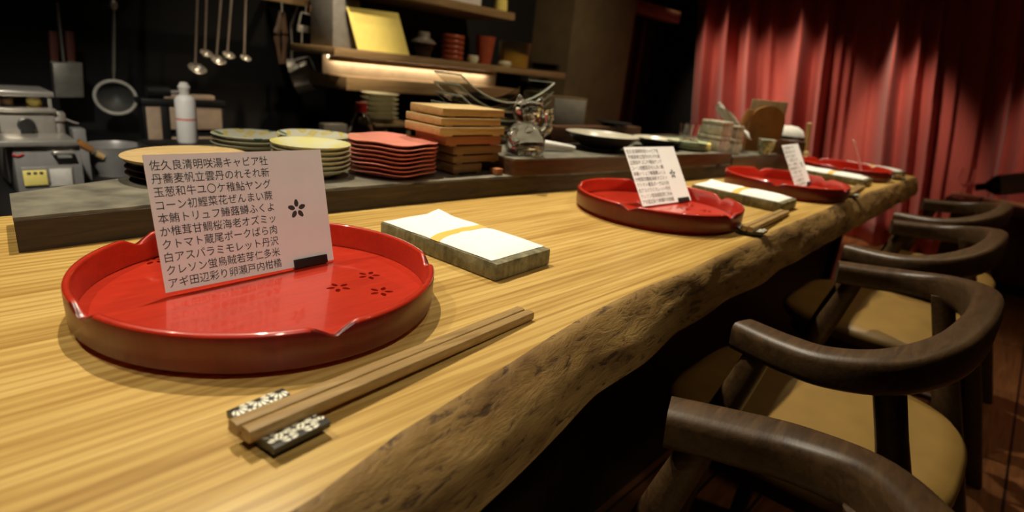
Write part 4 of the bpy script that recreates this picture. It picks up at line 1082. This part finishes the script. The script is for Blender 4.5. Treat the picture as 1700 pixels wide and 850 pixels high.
# ------------------------------------------------------------------ hanging rail and utensils
ra = Vector((0.5812, 2.0337, 1.1182)); rb_ = Vector((1.1596, 2.0337, 1.2036))
ra.z = rb_.z = (Vector((0.6690, 2.0337, 1.1290)).z + 0.05)
root = thing('utensil_rail', 'pale wooden rail along the top of the picture, the ladles hanging from it', 'rail', (ra.x, ra.y, ra.z))
MB().box((0, 0.0, 0.0), (rb_.x - ra.x, 0.045, 0.05), 0.003).build('rail', M['shelf'], root)
for x in (0.02, rb_.x - ra.x - 0.04): MB().box((x, 0.045, 0.0), (x + 0.02, 0.38, 0.04), 0.002).build('bracket', M['black'], root)
def ladle(label, top, bot, r, first):
    top, bot = Vector(top), Vector(bot)
    top.z = ra.z - 0.004; top.y = bot.y = ra.y - 0.018
    root = thing('ladle', label, 'ladle', bot, group='steel ladles hanging in a row')
    d = top - bot
    hook = [d, d + Vector((0, 0.004, 0.016)), d + Vector((0, 0.014, 0.016))]
    MB().tube([d * 0.06, d * 0.5] + hook, [0.0042, 0.0046, 0.0046, 0.003, 0.003], 10).build('handle', M['handlesteel'], root)
    prof = [(0, -r * 0.75), (r * 0.55, -r * 0.62), (r * 0.9, -r * 0.25), (r, 0.0), (r * 0.95, 0.001), (r * 0.84, -r * 0.22), (r * 0.5, -r * 0.54), (0, -r * 0.66)]
    MB().lathe(prof, 28, c=(0, -r * 0.75, 0), axis=(0.05, -0.55, 0.85)).build('cup', M['steel'], root)
    MB().ball((0, -0.001, 0.001), 0.0052, 10, 6).build('rivet', M['dullsteel'], root)
    return root
for i, (lab, t, b, r) in enumerate((('leftmost ladle hanging from the rail, its cup lowest', (0.6695, 2.0337, 1.1378), (0.6421, 2.0337, 0.8849), 0.034), ('second ladle from the left on the rail', (0.7029, 2.0337, 1.1427), (0.6819, 2.0337, 0.9455), 0.024),
        ('middle ladle of the five on the rail', (0.7577, 2.0337, 1.1509), (0.7243, 2.0337, 0.9238), 0.030), ('fourth ladle from the left on the rail', (0.7976, 2.0337, 1.1569), (0.7680, 2.0337, 0.9463), 0.024), ('rightmost of the five ladles, nearest the tongs', (0.8529, 2.0337, 1.1606), (0.8359, 2.0337, 0.9404), 0.022))):
    ladle(lab, t, b, r, i == 0)
# tongs, grater and saucepan, hung from hooks under the rail
YH = ra.y - 0.02
def hang(p): p = Vector(p); return p
root = thing('kitchen_tongs', 'dim brown tongs hanging left of the saucepan', 'tongs', (0.9793, 1.9637, 1.1371))
p = Vector((0.9793, 1.9637, 1.1371)); a = Vector((0.9533, 1.9637, 1.0391)) - p; b = Vector((0.9689, 1.9637, 0.9287)) - p; c = Vector((0.9903, 1.9637, 1.0431)) - p
up = Vector((0, 0, ra.z - p.z))
MB().tube(smooth_path([(0, 0, 0), a * 0.6, a, b], 5), [0.007] * 12 + [0.005] * 4, 8, flat=2.0).build('arm', M['panelwood'], root)
MB().tube(smooth_path([(0, 0, 0), c * 0.6, c, b + Vector((0.012, 0, 0.002))], 5), [0.007] * 12 + [0.005] * 4, 8, flat=2.0).build('arm', M['panelwood'], root)
MB().tube([(0, 0, 0), up * 0.6, up], 0.003, 8).build('hanging_loop', M['dullsteel'], root)
p = Vector((1.0874, 1.9637, 1.1470)); q = Vector((1.1206, 1.9637, 1.0824)) - p; l = Vector((1.0477, 1.9637, 1.0739)) - p
root = thing('hanging_grater', 'small pale metal frame hanging above the saucepan', 'grater', p)
e = [Vector((-0.022, 0, -0.0)), Vector((0.026, 0, -0.004)), q, l]
MB().tube([e[0], e[1]], 0.004, 8).build('top_bar', M['steel'], root)
MB().tube([e[1], e[2]], 0.004, 8).build('side_bar', M['dullsteel'], root)
MB().tube([e[0], e[3]], 0.004, 8).build('side_bar', M['dullsteel'], root)
MB().box((l.x, -0.003, l.z - 0.006), (q.x, 0.003, l.z + 0.022), 0.001).build('blade_plate', M['steel'], root)
MB().tube([(l.x + 0.02, 0, l.z - 0.006), (l.x + 0.018, 0, l.z - 0.05)], 0.003, 8).build('prong', M['dullsteel'], root)
MB().tube([(q.x - 0.008, 0, l.z - 0.006), (q.x - 0.010, 0, l.z - 0.05)], 0.003, 8).build('prong', M['dullsteel'], root)
MB().tube([(0, 0, 0), (0, 0, ra.z - p.z)], 0.0025, 8).build('hanging_hook', M['dullsteel'], root)
p = Vector((1.1163, 1.9497, 1.1511))
tag(MB().box((p.x - 0.016, p.y, p.z), (p.x + 0.016, p.y + 0.01, ra.z + 0.002), 0.003).build('amber_tag', M['amber'], None), 'amber wooden tag hanging at the right end of the rail', 'tag')
# saucepan: its mouth to the lower left, its bottom to the upper right
p = Vector((1.1032, 2.1177, 0.8703)); e = Vector((1.1940, 2.1177, 0.9008))
ax = (e - p); ln = ax.length * 1.12; rr = 0.0795
root = thing('saucepan', 'bright steel saucepan hanging tipped below the rail', 'saucepan', p)
axd = Vector((0.72, -0.52, 0.30)).normalized(); ln = rr * 1.25
MB().lathe([(rr, 0), (rr * 1.04, 0.001), (rr * 1.0, 0.004), (rr * 0.93, ln * 0.92), (rr * 0.85, ln), (0, ln), (0, ln * 0.96), (rr * 0.82, ln * 0.95), (rr * 0.89, ln * 0.88), (rr * 0.965, 0.003), (rr, 0)], 48, axis=axd).build('pan', M['pansteel'], root)
hp = Vector((rr * -0.1, 0, rr * 1.0)); tp = Vector((1.0987, 2.1177, 1.1011)) - p
MB().tube([hp, hp + (tp - hp) * 0.4, tp, Vector((tp.x, ra.y + 0.02 - p.y, ra.z - p.z))], [0.008, 0.009, 0.007, 0.004], 10, flat=0.6).build('handle', M['dullsteel'], root)

# round sieve on the back wall
c = Vector((0.3994, 2.1737, 0.7447)); r = 0.0673
root = thing('hanging_sieve', 'round wire sieve hanging from its long handle on the dark wall', 'sieve', c)
ring = [(r * math.cos(2 * PI * i / 40) * 1.0, 0, r * math.sin(2 * PI * i / 40) * 0.95) for i in range(41)]
tl = Matrix.Rotation(R(-12), 4, 'Z') @ Matrix.Rotation(R(8), 4, 'X')
MB().tube(ring, 0.0065, 10, up=(0, 1, 0), caps=False).xf(tl).build('rim', M['label'], root)
def net(u, v):
    a_ = 2 * PI * u; q = v
    return (r * 0.97 * q * math.cos(a_), 0.045 * (1 - q * q), r * 0.93 * q * math.sin(a_))
MB().sheet(net, 40, 8, 0.001).xf(tl).build('wire_net', M['mesh'], root)
t_ = Vector((0.4252, 2.1737, 1.0764)) - c; s_ = Vector((0, 0, r))
MB().tube([s_, s_ + (t_ - s_) * 0.15, s_ + (t_ - s_) * 0.7, t_], [0.006, 0.010, 0.010, 0.006], 10, flat=0.6).build('handle', M['dullsteel'], root)
MB().ball(t_ + Vector((0, 0, 0.008)), (0.015, 0.010, 0.020), 12, 8).build('hook', M['steel'], root)
MB().tube([t_, t_ + Vector((0, 0.13, 0.004))], 0.006, 8).build('wall_pin', M['dullsteel'], root)
# knife pocket with two reddish handles
P_ = [Vector(v) for v in ((0.2273, 2.2437, 0.8570), (0.3201, 2.2437, 0.8644), (0.3120, 2.2437, 0.7342), (0.2217, 2.2437, 0.7307))]
o = P_[3]
root = thing('knife_pocket', 'pale metal knife pocket on the dark wall', 'knife holder', o)
e = [v - o for v in P_]; D_ = Vector((0, 0.05, 0))
MB().hexa([e[3], e[2], e[2] + D_, e[3] + D_, e[0], e[1], e[1] + D_, e[0] + D_], bevel=0.003).build('pocket', M['dullsteel'], root)
MB().tube([e[0] + Vector((0.04, 0.03, 0)), Vector((0.2715, 2.2437, 1.0706)) - o + Vector((0, 0.03, 0))], 0.005, 8).build('hanger', M['dullsteel'], root)
MB().tube([Vector((0.04, 0.05, 0.04)), Vector((0.04, 0.21, 0.04))], 0.006, 8).build('wall_pin', M['dullsteel'], root)
for lab, u, v, in (('left reddish knife handle standing in the metal pocket', (0.2386, 2.2437, 0.8622), (0.2456, 2.2437, 0.9684)), ('right reddish knife handle standing in the metal pocket', (0.2903, 2.2437, 0.8664), (0.2948, 2.2437, 0.9740))):
    u, v = Vector(u), Vector(v)
    kr = thing('knife', lab, 'knife', u + Vector((0, 0.024, 0)), group='knives in the metal pocket')
    MB().tube([(0, 0, 0.002), (v - u) * 0.5, (v - u)], [0.013, 0.015, 0.014], 12, flat=0.7, up=(0, 1, 0), power=3).build('handle', M['handlered'], kr)
    MB().box((-0.012, -0.001, -0.02), (0.012, 0.001, 0.002)).build('blade', M['steel'], kr)

# ------------------------------------------------------------------ far right: cabinet with a wine bottle and a glass
a = Vector((4.3700, -0.5075, -0.0008))
root = thing('side_cabinet', 'brown wooden side cabinet at the right edge, before the red curtain', 'cabinet', (4.32, -0.95, 0))
MB().box((0, -1.0, 0.06), (0.42, 0.75, 0.475), 0.003).build('body', M['cabinet'], root)
MB().box((-0.02, -1.02, 0.475), (0.43, 0.80, 0.515), 0.004).build('top', M['shelf'], root)
MB().box((0.03, -1.0, 0.0), (0.40, 0.72, 0.06)).build('plinth', M['black'], root)
for y0 in (0.22, -0.30): MB().box((-0.012, y0, 0.08), (-0.0005, y0 + 0.50, 0.46), 0.002).build('door', M['cabinet'], root)
root = thing('wine_bottle', 'dark wine bottle with a white label lying on the side cabinet', 'bottle', (4.36, -0.275, 0.600))
prof = [(0, 0), (0.020, 0.0), (0.020, 0.045), (0.056, 0.09), (0.062, 0.11), (0.062, 0.36), (0.055, 0.37), (0, 0.37)]
MB().lathe(prof, 32, axis=(0.25, -1.0, 0.32)).build('glass_body', M['black'], root)
MB().lathe([(0.0632, 0.112), (0.0634, 0.117), (0.0634, 0.28), (0.0632, 0.285)], 32, axis=(0.25, -1.0, 0.32)).build('white_label', M['white'], root)
MB().lathe([(0, -0.002), (0.0215, -0.002), (0.0215, 0.06), (0.0205, 0.06)], 24, axis=(0.25, -1.0, 0.32)).build('capsule', M['urushi'], root)
root = thing('bottle_cradle', 'black wire cradle holding the wine bottle', 'cradle', (4.36, -0.275, 0.5152))
for t in (0.05, 0.30):
    pc = Vector((0.25, -1.0, 0.32)).normalized() * t
    MB().tube(smooth_path([(pc.x - 0.07, pc.y, 0), (pc.x - 0.06, pc.y, pc.z + 0.01), (pc.x, pc.y, pc.z + (0.012 if t < 0.2 else 0.004) - 0.0), (pc.x + 0.06, pc.y, pc.z + 0.01), (pc.x + 0.07, pc.y, 0)], 5), 0.004, 8).build('hoop', M['black'], root)
MB().tube([(-0.03, -0.08, 0.004), (0.02, -0.34, 0.004)], 0.004, 8).build('rail', M['black'], root)
root = thing('wine_glass', 'clear stemmed wine glass beside the lying bottle', 'glass', (4.40, -0.215, 0.5152))
MB().lathe([(0, 0), (0.036, 0), (0.036, 0.002), (0.005, 0.007), (0.004, 0.075), (0.020, 0.085), (0.040, 0.115), (0.042, 0.14), (0.034, 0.19), (0.0325, 0.19), (0.040, 0.14), (0.038, 0.116), (0.019, 0.088), (0, 0.083)], 32).build('bowl_and_stem', M['glass'], root)
